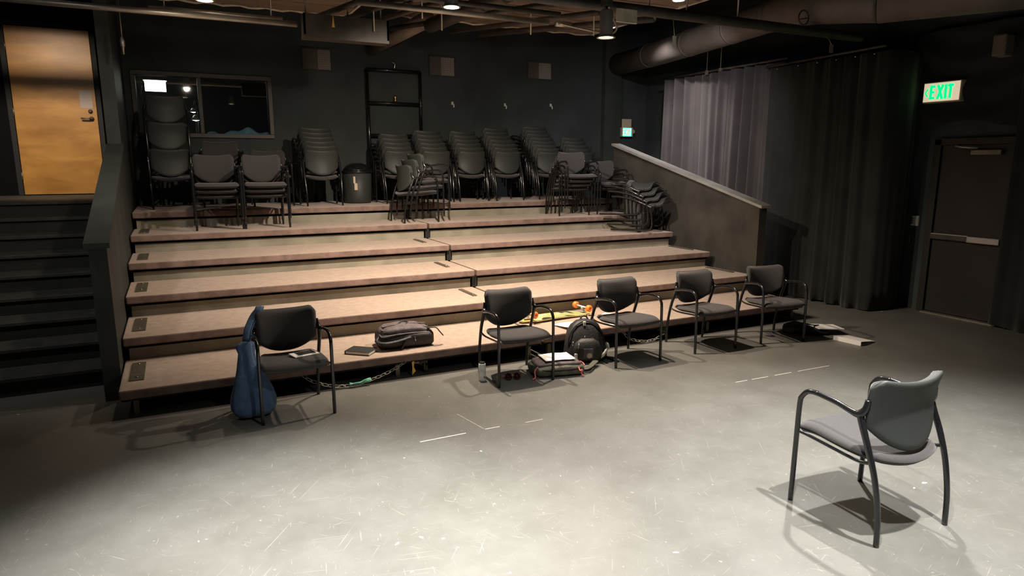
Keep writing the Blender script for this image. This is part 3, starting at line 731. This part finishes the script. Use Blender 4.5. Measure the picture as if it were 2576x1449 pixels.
rail([(8.22,4.2,3.275),(8.22,1.5,3.275)], 'thin dark curtain rail above the grey lit curtain')
rail([(8.14,1.8,3.185),(8.14,0.0,3.215)], 'thin dark curtain rail above the wide black curtain')
b0 = None
for i, (y, w) in enumerate(zip([1.55,1.2,0.9,0.62,0.35,0.1], ['first','second','third','fourth','fifth','sixth'])):
    tag(latheo('curtain_ring', M['chrome'], None, [(0,0),(0.012,0),(0.012,0.006),(0,0.008)], 10, Matrix.Translation((8.08,y,3.13)) @ Matrix.Rotation(-PI/2,4,'Y')), f'{w} tiny metal grommet from the left on the wide black curtain', 'grommet', 'grommets of the wide black curtain')
for y, w in ((3.05,'farther'),(2.75,'nearer')):
    t = thing('rail_hanger', f'{w} of two thin metal hangers holding the rail of the grey curtain', 'hanger', (8.18,y,3.27), group='rail hangers')
    tubeo('rod', M['steel'], t, [(0,0,0),(0,0,0.62)], 0.008, 6); bxo('clamp', M['steel'], t, -0.02,0.02,-0.02,0.02,-0.05,0.02, bev=0.004)
tag(bxo('wall_speaker', M['beam'], None, 8.60, 8.78, -1.06, -0.92, 2.99, 3.22, bev=0.02), 'small grey-brown box speaker high at the right edge', 'speaker')

# ------------------------------------------------------------------ lighting grid, duct, ceiling panels
def pipe(P, r, label, m='pipe', seg=12):
    return tag(tubeo('grid_pipe', M[m], None, P, r, seg), label, 'pipe', 'overhead grid pipes')
pipe([(-1.6,2.33,3.30),(1.80,2.33,3.30)], 0.030, 'long silver pipe crossing the upper left of the room', 'steel')
pipe([(0.40,2.75,3.42),(1.72,2.75,3.42)], 0.024, 'shorter silver pipe just behind the long silver pipe', 'steel')
pipe([(2.2,1.35,3.37),(4.32,1.35,3.37)], 0.030, 'worn silver pipe passing behind the centre can light', 'steel')
pipe([(4.42,1.36,3.37),(4.62,1.36,3.37)], 0.032, 'short bright pipe coupling left of the hanging can light', 'steel')
pipe([(2.6,0.30,3.34),(7.7,0.02,3.27)], 0.052, 'thick dark pipe running to the right past the hanging can light')
pipe([(1.9,0.9,3.36),(4.2,0.9,3.36)], 0.026, 'dark thin pipe at the top centre of the grid')
pipe([(3.45,2.75,3.50),(3.62,0.6,3.50)], 0.085, 'thick black tube slanting over the centre of the grid')
tag(tubeo('roof_beam', M['beam'], None, [(3.42,5.3,3.60),(3.50,2.95,3.62)], 0.10, 14), 'brown round beam end pointing at the back wall', 'beam')
pipe([(3.15,3.4,3.55),(4.2,0.7,3.45)], 0.032, 'black bar crossing below the left half of the plank panel')
pipe([(4.05,3.6,3.62),(4.75,1.0,3.45)], 0.032, 'black bar crossing below the middle of the plank panel')
pipe([(4.5,3.6,3.62),(5.5,1.0,3.45)], 0.038, 'black bar crossing below the right half of the plank panel')
for (x, y, z, w) in ((2.05,2.2,3.45,'left end'),(2.35,2.2,3.45,'middle'),(2.7,2.2,3.45,'right end')):
    pipe([(x,y+0.9,z+0.05),(x+0.35,y-0.9,z)], 0.03, f'dark slanting bar above the {w} of the grey hanging box', seg=10)
pipe([(XL,3.3,3.72),(-0.16,3.3,3.72)], 0.035, 'dark pipe crossing in front of the wooden door, out of view above')
pipe([(XL,3.7,3.82),(-0.16,3.7,3.82)], 0.035, 'dark pipe over the stair landing, nearest the wooden door')
def rod(x, y, z0, z1, label): return tag(tubeo('hanger_rod', M['steel'], None, [(x,y,z0),(x,y,z1)], 0.009, 6), label, 'rod', 'thin hanger rods of the grid')
for (x,y,z0,w) in ((3.30,1.95,3.30,'passing the left of the plank panel'),(4.30,1.72,3.30,'passing the middle of the plank panel'),(5.05,1.55,3.32,'passing the right of the plank panel'),(2.55,2.02,3.24,'behind the grey hanging box'),(2.95,1.6,3.33,'just left of the thick black tube'),(4.80,0.2,3.33,'into the thick pipe, left of three'),(5.25,0.17,3.33,'into the thick pipe, middle of three'),(5.9,0.13,3.32,'into the thick pipe, right of three'),(0.55,2.75,3.42,'at the left of the shorter silver pipe'),(1.60,2.75,3.42,'at the right of the shorter silver pipe')): rod(x,y,z0,4.33,'thin steel rod '+w)
# plank panels
def planks(x0, x1, y0, y1, z, n, label, edge=True):
    t = thing('ceiling_panel', label, 'ceiling panel', (0,0,z))
    d = (y1-y0)/n
    for k in range(n):
        bxo('plank', M['plank'], t, x0+0.03*math.sin(k*2.1), x1+0.03*math.sin(k*1.7), y0+k*d+0.008, y0+(k+1)*d-0.008, 0.0+0.004*(k%2), 0.03)
    b = BM(); P = [(x0+(x1-x0)*i/24, y1+0.012, 0.0+0.012*math.sin(i*1.9)) for i in range(25)]
    tube(b, P, 0.016, 6); obj('edge_strip', b, M['plank_edge'], t, True)
    bxo('edge_strip', M['plank_edge'], t, x1, x1+0.03, y0, y1, -0.008, 0.02)
planks(3.30, 6.45, 0.9, 3.78, 3.80, 14, 'suspended brown plank ceiling panel over the centre tiers')
planks(0.3, 2.75, 1.6, 4.13, 3.80, 10, 'suspended brown plank ceiling panel over the left tiers')
# hanging grey box
t = thing('hanging_box', 'dark grey rectangular box hanging at the end of the silver pipe', 'box', (1.80,2.05,3.13))
b = BM(); box(b, 0.02, 0.92, 0, 0.02, 0.03, 0.24); box(b, 0.02, 0.92, 0.16, 0.18, 0.03, 0.24); box(b, 0.02, 0.92, 0, 0.18, 0.0, 0.03); box(b, 0.02,0.04,0,0.18,0.03,0.24); box(b, 0.90,0.92,0,0.18,0.03,0.24)
obj('housing', b, M['pipe'], t)
for x in (0.06, 0.50, 0.86): tubeo('hanger', M['steel'], t, [(x,0.09,0.2),(x,0.09,1.2)], 0.008, 6)
tag(latheo('yellow_pull', M['yellow'], None, [(0,0),(0.016,0.0),(0.012,0.03),(0.005,0.10),(0,0.12)], 10, Matrix.Translation((2.12,2.035,3.25))), 'small yellow pull hanging on the grey box', 'pull')
# big round duct
t = thing('round_duct', 'large grey round air duct running to the back wall', 'duct')
dp = [Vector(p) for p in ((8.12,5.45,3.66),(7.75,3.6,3.62),(7.35,1.9,3.60),(7.10,0.75,3.60))]
tubeo('duct_run', M['duct'], t, dp, 0.19, 24)
for q in (0.25, 0.5, 0.75, 0.98):
    i = min(2, int(q*3)); f = q*3-i; c = dp[i].lerp(dp[i+1], f); d = (dp[i+1]-dp[i]).normalized()
    tubeo('duct_seam', M['duct'], t, [c-d*0.015, c+d*0.015], 0.197, 24)
tubeo('duct_elbow', M['duct'], t, catmull([(7.10,0.75,3.60),(7.02,0.3,3.60),(7.05,-0.1,3.58),(7.25,-0.5,3.56)], 6), [0.19+0.004*i for i in range(19)], 24)
tubeo('duct_run', M['duct'], t, [(7.25,-0.5,3.56),(7.9,-1.6,3.56),(8.45,-2.55,3.56)], 0.265, 24)
t = thing('pipe_tag', 'white tag hanging on a wire below the thick dark pipe beside the can light', 'tag', (5.052,0.102,3.0))
bxo('tag_card', M['white'], t, -0.0225,0.0225,-0.002,0.002,-0.02,0.09, bev=0.0015); tubeo('wire', M['steel'], t, [(0,0,0.085),(0,0.03,0.25),(0,0.06,0.29)], 0.004, 5)
t = thing('pipe_tag', 'dull brown tag hanging on a wire near the end of the thick dark pipe', 'tag', (7.13,-0.058,3.1))
bxo('tag_card', M['beam'], t, -0.03,0.03,-0.002,0.002,-0.05,0.04, bev=0.0015); tubeo('wire', M['steel'], t, [(0,0,0.035),(0,0.04,0.10),(0,0.11,0.17)], 0.004, 5)
b = BM(); tube(b, [(0.075*math.cos(a_),0,0.075*math.sin(a_)) for a_ in [2*PI*k/18 for k in range(18)]], 0.008, 6, closed=True); tube(b, [(-0.06,0,-0.02),(0.055,0,0.0)], 0.006, 6)
tag(obj('cable_coil', b, M['pipe'], None, True, loc=(6.75,0.02,3.40)), 'small dark wire ring clamped on the thick pipe under the duct', 'wire ring')
tag(tubeo('power_cable', M['steel'], None, catmull([(4.42,1.30,3.36),(4.62,1.1,3.28),(4.75,0.8,3.20),(4.60,0.45,3.18),(4.30,0.1,3.20),(4.15,-0.05,3.26)],6), 0.009, 6), 'grey power cable drooping to the hanging can light', 'cable')
t = thing('hanging_plug', 'dangling cable end with a connector in front of the back wall at left', 'connector', (0.12,3.2,3.0))
tubeo('wire', M['steel'], t, [(0,0,0.18),(0,0,0.6)], 0.006, 6); latheo('plug', M['steel'], t, [(0,0),(0.010,0.0),(0.014,0.07),(0.024,0.09),(0.024,0.14),(0.010,0.18),(0,0.19)], 12)
tag(bxo('paint_chip', M['plank_edge'], None, 4.38,4.62,0.14,0.16,3.17,3.30, bev=0.006), 'torn pale gel sheet clamped to the thick pipe by the can light', 'gel sheet')

def can(i):
    p, w, c, ang, aim, lab = LAMPS[i]
    t = thing('can_light', lab, 'light', p, group='can lights on the grid')
    a_ = Vector(aim).normalized()
    latheo('body', M['can'], t, [(0.0,0.235),(0.045,0.235),(0.058,0.225),(0.060,0.03),(0.072,0.004),(0.066,0.004),(0.055,0.03),(0.050,0.20),(0,0.20)], 28)
    latheo('rim', M['can'], t, [(0.066,-0.002),(0.084,-0.006),(0.084,0.002),(0.066,0.006)], 28, close=True)
    latheo('bulb', M['bulb'], t, [(0,0.012),(0.030,0.016),(0.046,0.03),(0.048,0.05),(0.03,0.09),(0,0.10)], 20)
    top = min(0.42, ZC-p[2]); tubeo('stem', M['pipe'], t, [(0,0,0.235),(0,0,top)], 0.010, 8)
    if top > 0.37: bxo('clamp', M['pipe'], t, -0.035,0.035,-0.05,0.05,0.26,0.36, bev=0.01)
    ld = bpy.data.lights.new('lamp', 'SPOT'); ld.energy = w; ld.color = c; ld.spot_size = math.radians(ang); ld.spot_blend = 0.95; ld.shadow_soft_size = 0.045
    lo = bpy.data.objects.new('lamp', ld); link(lo, t); lo.location = (0,0,-0.012); lo.rotation_euler = a_.to_track_quat('-Z', 'Y').to_euler()
for i in range(len(LAMPS)): can(i)

# ------------------------------------------------------------------ things on and around the first tier
# blue tote bag
t = thing('tote_bag', 'blue cloth tote bag hanging from the leftmost chair', 'bag', (0,0,0))
sec = []
for (z, cx, cy, hx, hy) in ((0.012,0.885,-0.36,0.07,0.03),(0.022,0.885,-0.36,0.125,0.06),(0.07,0.880,-0.355,0.150,0.08),(0.13,0.880,-0.35,0.152,0.08),(0.20,0.878,-0.345,0.135,0.07),(0.28,0.872,-0.34,0.108,0.055),(0.36,0.862,-0.335,0.080,0.045),(0.43,0.855,-0.33,0.062,0.04),(0.48,0.856,-0.325,0.055,0.035),(0.53,0.850,-0.32,0.066,0.03),(0.55,0.856,-0.315,0.060,0.026),(0.565,0.862,-0.31,0.035,0.016)):
    sec.append(((cx,cy,z),(hx,0.01,0),(0.0,hy,0),0.9))
b = BM(); loft(b, sec, 40, None, lambda si, a_: 0.09*math.sin(5*a_+si*0.2)*(0.5+0.08*si)+0.05*math.sin(9*a_+si*0.4))
obj('body', b, M['blue'], t, True)
b = BM(); tube(b, catmull([(0.855,-0.315,0.53),(0.875,-0.26,0.63),(0.93,-0.185,0.72),(0.975,-0.165,0.768),(0.985,-0.13,0.782),(0.98,-0.09,0.76),(0.95,-0.065,0.70)],6), 0.024, 8, sx=0.95, sy=0.16); obj('strap', b, M['blue'], t, True)
b = BM(); tube(b, catmull([(0.87,-0.29,0.53),(0.90,-0.235,0.63),(0.95,-0.185,0.715),(0.995,-0.16,0.765),(1.005,-0.12,0.778)],6), 0.018, 8, sx=0.95, sy=0.16); obj('strap', b, M['blue'], t, True)
# tablet on chair
t = thing('notebook_tablet', 'white-edged dark tablet lying on the leftmost chair seat', 'tablet', (1.26,-0.34,0.424), (0,0,0.25))
bxo('body', M['white'], t, -0.095,0.095,-0.065,0.065,0.0,0.009, bev=0.003)
bxo('screen', M['black'], t, -0.055,0.082,-0.035,0.055,0.009,0.0102)
# notebook
t = thing('notebook', 'black notebook with cream page edges on the lowest tier', 'notebook', (1.83,0.215,T1+0.001), (0,0,-0.72))
bxo('cover', M['black'], t, -0.115,0.115,-0.085,0.085,0.026,0.030, bev=0.0015); bxo('cover', M['black'], t, -0.115,0.115,-0.085,0.085,0.0,0.004, bev=0.0015)
bxo('pages', M['paper'], t, -0.108,0.111,-0.082,0.082,0.004,0.026); bxo('spine', M['black'], t, -0.117,-0.108,-0.085,0.085,0.0,0.030)

def pillow_secs(L_, W_, H_, prof, e=0.55):
    """prof: list of (t along length 0..1, width scale, height scale, base lift)"""
    return [((-L_/2+L_*tt, 0, bz+H_*hs/2), (0,W_/2*ws,0), (0,0,H_*hs/2), e) for (tt,ws,hs,bz) in prof]
# backpack 1
t = thing('backpack', 'black and grey backpack lying on the lowest tier', 'backpack', (2.245,0.30,T1+0.001), (0,0,-0.05))
b = BM(); loft(b, pillow_secs(0.50,0.31,0.15,[(0,0.55,0.4,0.035),(0.02,0.8,0.7,0.02),(0.07,0.95,0.92,0.005),(0.2,1,1,0),(0.5,1.0,1.05,0),(0.8,1,1,0),(0.94,0.96,0.95,0),(0.98,0.86,0.8,0.01),(1,0.65,0.5,0.03)]), 36, None, lambda si, a_: 0.015*math.sin(7*a_+si*1.3)); obj('body', b, M['pack'], t, True)
b = BM(); loft(b, pillow_secs(0.46,0.27,0.10,[(0,0.5,0.3,0.11),(0.04,0.8,0.6,0.105),(0.15,0.95,0.9,0.10),(0.45,1,1.05,0.10),(0.75,0.95,0.95,0.10),(0.95,0.85,0.6,0.10),(1,0.6,0.3,0.11)]), 36, None, lambda si, a_: 0.03*math.sin(5*a_+si*1.7)); obj('front_pocket', b, M['packgrey'], t, True)
for (yy, zz, ll) in ((-0.135,0.135,0.0),(-0.09,0.178,0.02),(-0.02,0.198,0.03)):
    tubeo('zipper', M['packgrey'], t, catmull([(-0.235+ll,yy*0.4,zz-0.01),(-0.22+ll,yy,zz-0.015),(-0.1,yy-0.01,zz),(0.08,yy,zz),(0.22-ll,yy*0.95,zz-0.01)],6), 0.008, 6)
tubeo('handle', M['pack'], t, catmull([(0.19,-0.10,0.16),(0.26,-0.13,0.165),(0.30,-0.13,0.12),(0.33,-0.12,0.085)],6), 0.018, 8, sx=1, sy=0.3)
tubeo('strap', M['pack'], t, catmull([(-0.23,-0.05,0.12),(-0.275,-0.10,0.085),(-0.22,-0.165,0.075),(-0.1,-0.172,0.085),(0.02,-0.165,0.11)],6), 0.016, 8, sx=1, sy=0.4)
tubeo('zipper_pull', M['chrome'], t, [(0.055,-0.162,0.11),(0.062,-0.17,0.07)], 0.004, 6)
tubeo('buckle', M['pack'], t, catmull([(-0.04,-0.165,0.08),(-0.055,-0.18,0.04),(-0.07,-0.17,0.012),(-0.05,-0.16,0.01)],4), 0.009, 6)
tubeo('top_cord', M['pack'], t, catmull([(-0.08,-0.03,0.195),(-0.02,0.0,0.22),(0.04,0.02,0.205),(0.0,-0.06,0.20)],5), 0.007, 6)

# bottle
t = thing('bottle', 'white patterned drink can bottle with a black cap beside a chair leg', 'bottle', (2.73,-0.35,0.0))
latheo('body', M['bottle'], t, [(0,0),(0.029,0),(0.031,0.004),(0.031,0.148),(0.027,0.155),(0,0.155)], 24)
latheo('cap', M['black'], t, [(0.026,0.153),(0.026,0.160),(0.020,0.168),(0,0.168)], 20)
# sunglasses
t = thing('sunglasses', 'tortoise sunglasses with gold arms on the floor below a chair', 'sunglasses', (2.975,-0.45,0.0), (0,0,-0.25))
for s in (-1,1):
    latheo('lens', M['amber'], t, [(0,-0.002),(0.030,-0.002),(0.033,0),(0.030,0.004),(0,0.006)], 18, Matrix.Translation((s*0.038,0,0.028)) @ Matrix.Rotation(PI/2-0.5,4,'X'))
    tubeo('temple', M['goldm'], t, catmull([(s*0.070,0,0.035),(s*0.075,0.03,0.04),(s*0.02-0.07,0.07,0.012),(s*0.02-0.12,0.075,0.006)],5), 0.0035, 6)
tubeo('bridge', M['goldm'], t, [(-0.012,0,0.035),(0.0,0,0.042),(0.012,0,0.035)], 0.003, 6)

# red-trimmed bag with paper
t = thing('satchel', 'grey backpack with coral cords lying flat on the floor', 'backpack', (3.42,-0.43,0.0), (0,0,-0.22))
b = BM(); loft(b, pillow_secs(0.48,0.33,0.11,[(0,0.5,0.35,0.03),(0.03,0.75,0.6,0.02),(0.10,0.95,0.85,0.0),(0.3,1,1,0),(0.6,1,1.0,0),(0.88,0.95,0.85,0),(0.97,0.75,0.65,0.01),(1,0.5,0.4,0.02)]), 36, None, lambda si, a_: 0.02*math.sin(6*a_+si*1.1)); obj('body', b, M['packolive'], t, True)
b = BM(); loft(b, pillow_secs(0.42,0.27,0.05,[(0,0.6,0.4,0.08),(0.06,0.9,0.8,0.08),(0.5,1,1,0.08),(0.92,0.9,0.8,0.08),(1,0.6,0.4,0.08)]), 32); obj('front_pocket', b, M['packgrey'], t, True)
tubeo('zipper', M['black'], t, catmull([(-0.225,0,0.07),(-0.19,-0.14,0.07),(0,-0.172,0.072),(0.19,-0.14,0.07),(0.225,0,0.07)],6), 0.007, 6)
for (P) in ([(-0.20,-0.10,0.09),(-0.235,-0.13,0.06),(-0.24,-0.165,0.02),(-0.27,-0.18,0.008)], [(0.16,-0.155,0.08),(0.165,-0.178,0.055),(0.185,-0.18,0.06),(0.18,-0.175,0.025),(0.20,-0.19,0.008)], [(0.21,-0.05,0.10),(0.235,-0.06,0.085),(0.24,-0.09,0.07)], [(-0.2,0.02,0.10),(-0.15,0.09,0.115),(-0.1,0.13,0.11)]):
    tubeo('cord', M['pink'], t, catmull(P,5), 0.006, 6)
tubeo('strap', M['packolive'], t, catmull([(0.22,0.02,0.03),(0.27,-0.03,0.02),(0.33,0.0,0.03),(0.40,0.07,0.045),(0.42,0.11,0.04)],6), 0.030, 8, sx=1, sy=0.22)
tubeo('strap_loop', M['pack'], t, catmull([(0.20,-0.10,0.03),(0.26,-0.12,0.012),(0.31,-0.08,0.012),(0.38,0.02,0.02)],6), 0.006, 6)
def sheet(name, W_, D_, f, label, loc, rot, m, cat='paper'):
    b = BM(); slab(b, lambda u,v: Vector(((u-0.5)*W_,(v-0.5)*D_,f(u,v)+0.002)), lambda u,v: Vector(((u-0.5)*W_,(v-0.5)*D_,f(u,v))), 14, 10)
    o = obj(name, b, m, None, True); o.location = loc; o.rotation_euler = rot; return tag(o, label, cat)
sheet('paper_sheet', 0.28, 0.22, lambda u,v: 0.012*math.sin(PI*u*1.4-0.6)*0.6+0.018*max(0,0.25-u)*2+0.014*max(0,u-0.8)*3, 'white paper sheet lying on the coral-corded grey backpack', (3.43,-0.42,0.134), (0.0,0.0,-0.16), M['white'])

# upright black backpack
t = thing('backpack', 'upright black backpack with white pockets on the floor between two chairs', 'backpack', (3.86,-0.22,0.0), (0,0,-0.35))
sec = []
for (z, w, d, y) in ((0.0,0.15,0.09,0),(0.012,0.19,0.115,0),(0.05,0.205,0.125,0.0),(0.12,0.20,0.125,0.005),(0.20,0.185,0.115,0.012),(0.28,0.165,0.10,0.02),(0.34,0.13,0.08,0.03),(0.375,0.085,0.055,0.035),(0.39,0.03,0.02,0.04)):
    sec.append(((0,y,z),(w,0,0),(0,d,0),0.75))
b = BM(); loft(b, sec, 36, None, lambda si, a_: 0.03*math.sin(5*a_+si*1.2)+0.015*math.sin(9*a_-si)); obj('body', b, M['pack'], t, True)
sec = []
for (z, w, d) in ((0.03,0.12,0.05),(0.05,0.135,0.06),(0.14,0.13,0.06),(0.20,0.11,0.05),(0.235,0.06,0.02)): sec.append(((0,-0.095,z),(w,0,0),(0,d,0),0.7))
b = BM(); loft(b, sec, 28, None, lambda si, a_: 0.03*math.sin(4*a_+si)); obj('front_pocket', b, M['pack'], t, True)
bxo('patch', M['packgrey'], t, -0.045,0.045,-0.160,-0.150,0.06,0.15)
latheo('patch_emblem', M['cream'], t, [(0,0),(0.026,0),(0.026,0.003),(0,0.003)], 20, Matrix.Translation((0.01,-0.160,0.085)) @ Matrix.Rotation(PI/2,4,'X'))
bxo('side_patch', M['white'], t, -0.125,-0.095,-0.142,-0.12,0.05,0.10, bev=0.004)
for P in ([(0.13,-0.08,0.03),(0.16,-0.09,0.07),(0.195,-0.07,0.12)], [(0.185,-0.03,0.07),(0.215,-0.01,0.12),(0.205,0.0,0.165)]):
    tubeo('side_pocket', M['paper'], t, catmull(P,6), [0.02]*5+[0.03]*6+[0.02]*2, 8, sx=1, sy=0.6)
for (x,z,l) in ((-0.02,0.26,0.035),(-0.085,0.20,0.045),(0.0,0.165,0.03),(-0.14,0.22,0.04)): tubeo('zipper_pull', M['chrome'], t, [(x,-0.128 if z<0.24 else -0.098,z),(x-0.008,-0.15 if z<0.24 else -0.112,z-l)], 0.004, 6)
bxo('logo_tab', M['paper'], t, -0.03,-0.005,-0.055,-0.035,0.345,0.385, bev=0.004)
tubeo('zipper', M['black'], t, catmull([(-0.17,-0.06,0.10),(-0.165,-0.06,0.24),(-0.10,-0.045,0.345),(0,-0.03,0.383),(0.10,-0.045,0.345),(0.165,-0.06,0.24),(0.17,-0.06,0.10)],6), 0.007, 6)
tubeo('strap', M['pack'], t, catmull([(0.15,0.05,0.03),(0.22,0.03,0.012),(0.26,-0.05,0.012),(0.29,-0.13,0.012)],6), 0.02, 8, sx=1, sy=0.3)
tubeo('handle', M['pack'], t, catmull([(-0.04,0.05,0.375),(-0.02,0.06,0.41),(0.02,0.06,0.41),(0.04,0.05,0.375)],5), 0.009, 6)

# papers on tread
sheet('paper_sheet', 0.30, 0.21, lambda u,v: 0.010*max(0,0.3-u)*6*(1-v)+0.012*math.sin(u*4)*v*0.6+0.004, 'curled white papers on the lowest tier behind the upright backpack', (3.98,0.22,T1+0.006), (0,0,0.12), M['white'])
tag(bxo('dark_folder', M['black'], None, -0.07,0.09,-0.08,0.02,0,0.004), 'thin dark folder under the curled white papers', 'folder').matrix_world = place(4.0,0.17,T1+0.001,0.12)
sheet('paper_sheet', 0.16, 0.21, lambda u,v: 0.006*u*u, 'thin pale sheet of paper on the lowest tier behind the third chair', (4.60,0.42,T1+0.003), (0,0,0.5), M['paper'])
sheet('paper_scrap', 0.09, 0.05, lambda u,v: 0.008*u*v, 'small cream paper scrap at the tier edge below the third chair', (4.36,0.06,T1+0.003), (0,0,0.2), M['paper'])

# skateboard, upside down
t = thing('skateboard', 'upside-down green and yellow longboard with orange wheels on the lowest tier', 'skateboard', (4.02,0.60,T1+0.012), (0,0.02,0.10))
def hw(u):
    x = abs(2*u-1)
    if x > 0.80: return 0.062*max(0,1-((x-0.80)/0.20)**2.4)**0.5*0.9+0.001
    if x > 0.70: return 0.056+0.056*(0.80-x)/0.10
    return 0.112
def dk(u, v, off): x = (u-0.5)*0.94; return Vector((x, (2*v-1)*hw(u), off+0.010*math.cos((u-0.5)*PI*1.4)))
b = BM(); slab(b, lambda u,v: dk(u,v,0.012), lambda u,v: dk(u,v,0.0), 44, 9); o = obj('deck', b, [M['deck'], M['maple']], t)
for p in o.data.polygons: p.material_index = 0 if p.normal.z > 0.5 else 1
for s in (-1,1):
    x = s*0.375
    tr = bxo('truck', M['can'], t, x-0.03,x+0.03,-0.025,0.025,0.018,0.032, bev=0.004)
    tubeo('hanger', M['can'], tr, [(x,0,0.03),(x-s*0.025,0,0.062),(x-s*0.02,0,0.078)], 0.014, 8)
    tubeo('axle', M['wallplate'], tr, [(x-s*0.02,-0.095,0.078),(x-s*0.02,0.095,0.078)], 0.010, 8)
    for s2 in (-1,1):
        latheo('wheel', M['orange'], t, [(0.012,-0.026),(0.026,-0.026),(0.036,-0.016),(0.037,0.016),(0.026,0.026),(0.012,0.026)], 24, Matrix.Translation((x-s*0.02,s2*0.115,0.078)) @ Matrix.Rotation(PI/2,4,'X'), close=True)
        latheo('bearing', M['red'], t, [(0,-0.018),(0.014,-0.018),(0.014,0.018),(0,0.018)], 12, Matrix.Translation((x-s*0.02,s2*0.115,0.078)) @ Matrix.Rotation(PI/2,4,'X'))

# bag and binders by the last chair
t = thing('shoulder_bag', 'limp black bag on the floor behind the last chair of the row', 'bag', (6.62,-0.44,0.0), (0,0,-0.6))
b = BM(); loft(b, pillow_secs(0.46,0.28,0.10,[(0,0.5,0.5,0.0),(0.05,0.85,0.8,0),(0.3,1,1.15,0),(0.6,1,0.75,0),(0.9,0.9,0.5,0),(1,0.6,0.3,0)],0.7), 32, None, lambda si,a_: 0.05*math.sin(5*a_+si*1.4)); obj('body', b, M['pack'], t, True)
tubeo('strap', M['pack'], t, catmull([(-0.2,0,0.09),(-0.1,-0.09,0.13),(0.05,-0.06,0.10),(0.15,0.05,0.075)],6), 0.014, 8, sx=1, sy=0.4)
def binder(loc, rz, label, tilt):
    t = thing('ring_binder', label, 'binder', loc, (0,0,rz))
    bxo('cover', M['white'], t, -0.135,0.135,-0.15,0.15,0.0,0.003, bev=0.001)
    bxo('cover', M['white'], t, 0.0,0.27,-0.15,0.15,0.0,0.003, bev=0.001, M=Matrix.Translation((-0.135,0,0.042)) @ Matrix.Rotation(tilt,4,'Y'))
    bxo('spine', M['white'], t, -0.138,-0.134,-0.15,0.15,0.0,0.044, bev=0.001)
    bxo('pages', M['paper'], t, -0.12,0.125,-0.14,0.14,0.004,0.010)
binder((6.77,-0.93,0.001), 0.12, 'white ring binder lying on the dark floor nearest the exit door', 0.12)
tag(bxo('white_folder', M['white'], None, -0.15,0.15,-0.11,0.11,0,0.014, bev=0.005), 'white folder resting on the limp black bag', 'folder').matrix_world = Matrix.Translation((6.80,-0.56,0.062)) @ Matrix.Rotation(-0.35,4,'Z') @ Matrix.Rotation(0.05,4,'Y')

# ------------------------------------------------------------------ tape and scraps on the floor
def tape(a_, c, w, label):
    a_ = Vector(a_); c = Vector(c); d = (c-a_); L_ = d.length; ang = math.atan2(d.y, d.x)
    o = bxo('floor_tape', M['tapew'], None, 0, L_, -w/2, w/2, 0.0005, 0.0018)
    o.matrix_world = Matrix.Translation((a_.x,a_.y,0)) @ Matrix.Rotation(ang,4,'Z'); return tag(o, label, 'tape', 'worn tape strips on the floor')
tape((1.825,-1.345),(2.158,-1.346),0.010,'pale worn tape strip on the floor ahead of the chair row')
tape((2.306,-1.342),(2.42,-1.345),0.007,'short pale tape strip at the corner of a faint floor mark')
tape((2.239,-0.986),(2.30,-1.33),0.003,'thin faint tape line running back from the floor mark corner')
tape((2.62,-1.36),(2.76,-1.363),0.004,'faint tape dash right of the floor mark corner')
for i, (x0, x1) in enumerate(((4.65,4.78),(4.83,5.02),(5.10,5.30),(5.38,5.78))):
    tape((x0,-1.375-0.03*(x0-4.65)),(x1,-1.375-0.03*(x1-4.65)),0.007, ['first','second','third','fourth'][i]+' dash from the left of the broken tape line right of centre')
SCR = [(909,1153,.012,'ahead of the notebook on the tier'),(1017,1152,.012,'left of the pale tape strip'),(1700,1390,.03,'near the bottom edge, left of the single chair'),(2325,1215,.035,'larger one behind the single chair'),(2300,1228,.02,'smaller one behind the single chair'),(1000,1368,.03,'left one of the pair in the brightest floor'),(1060,1352,.03,'right one of the pair in the brightest floor'),(500,1362,.015,'lowest left in the open floor'),(1210,1135,.02,'below the floor mark corner'),(1080,998,.012,'below the yellow tag'),(2218,783,.035,'at the foot of the black curtain'),(46,1043,.022,'at the foot of the black stairs'),(1282,992,.012,'below the sunglasses'),(1410,1197,.012,'in the middle of the open floor'),(1115,1355,.018,'right of the pair in the brightest floor')]
def px2floor(u, v):
    cy, sy = math.cos(YAW), math.sin(YAW); cp, sp = math.cos(PITCH), math.sin(PITCH)
    f0 = Vector((sy,cy,0)); r_ = Vector((cy,-sy,0)); z_ = Vector((0,0,1)); fwv = f0*cp-z_*sp; uv = z_*cp+f0*sp
    d = fwv+r_*(u-1288)/FPX-uv*(v-724.5)/FPX; t_ = -CAM.z/d.z
    return CAM+d*t_
bs = BM(); vs = [bs.verts.new((math.cos(a_)*(1+0.3*math.sin(3*a_)), 0.5*math.sin(a_), 0)) for a_ in [2*PI*k/9 for k in range(9)]]; f = bs.faces.new(vs)
ex = bmesh.ops.extrude_face_region(bs, geom=[f])
for v in [g for g in ex['geom'] if isinstance(g, bmesh.types.BMVert)]: v.co.z = 0.12
bmesh.ops.recalc_face_normals(bs, faces=bs.faces[:])
sme = bpy.data.meshes.new('paper_fleck'); bs.to_mesh(sme); bs.free(); sme.materials.append(M['white'])
for (u, v, s, w) in SCR:
    p = px2floor(u, v); o = mobj('paper_fleck', sme, None, (p.x, p.y, 0.0005)); o.scale = (s/2, s/2, s/4); o.rotation_euler = (0,0,random.uniform(0,6))
    tag(o, 'tiny white scrap on the floor, '+w, 'scrap', 'white scraps on the floor')
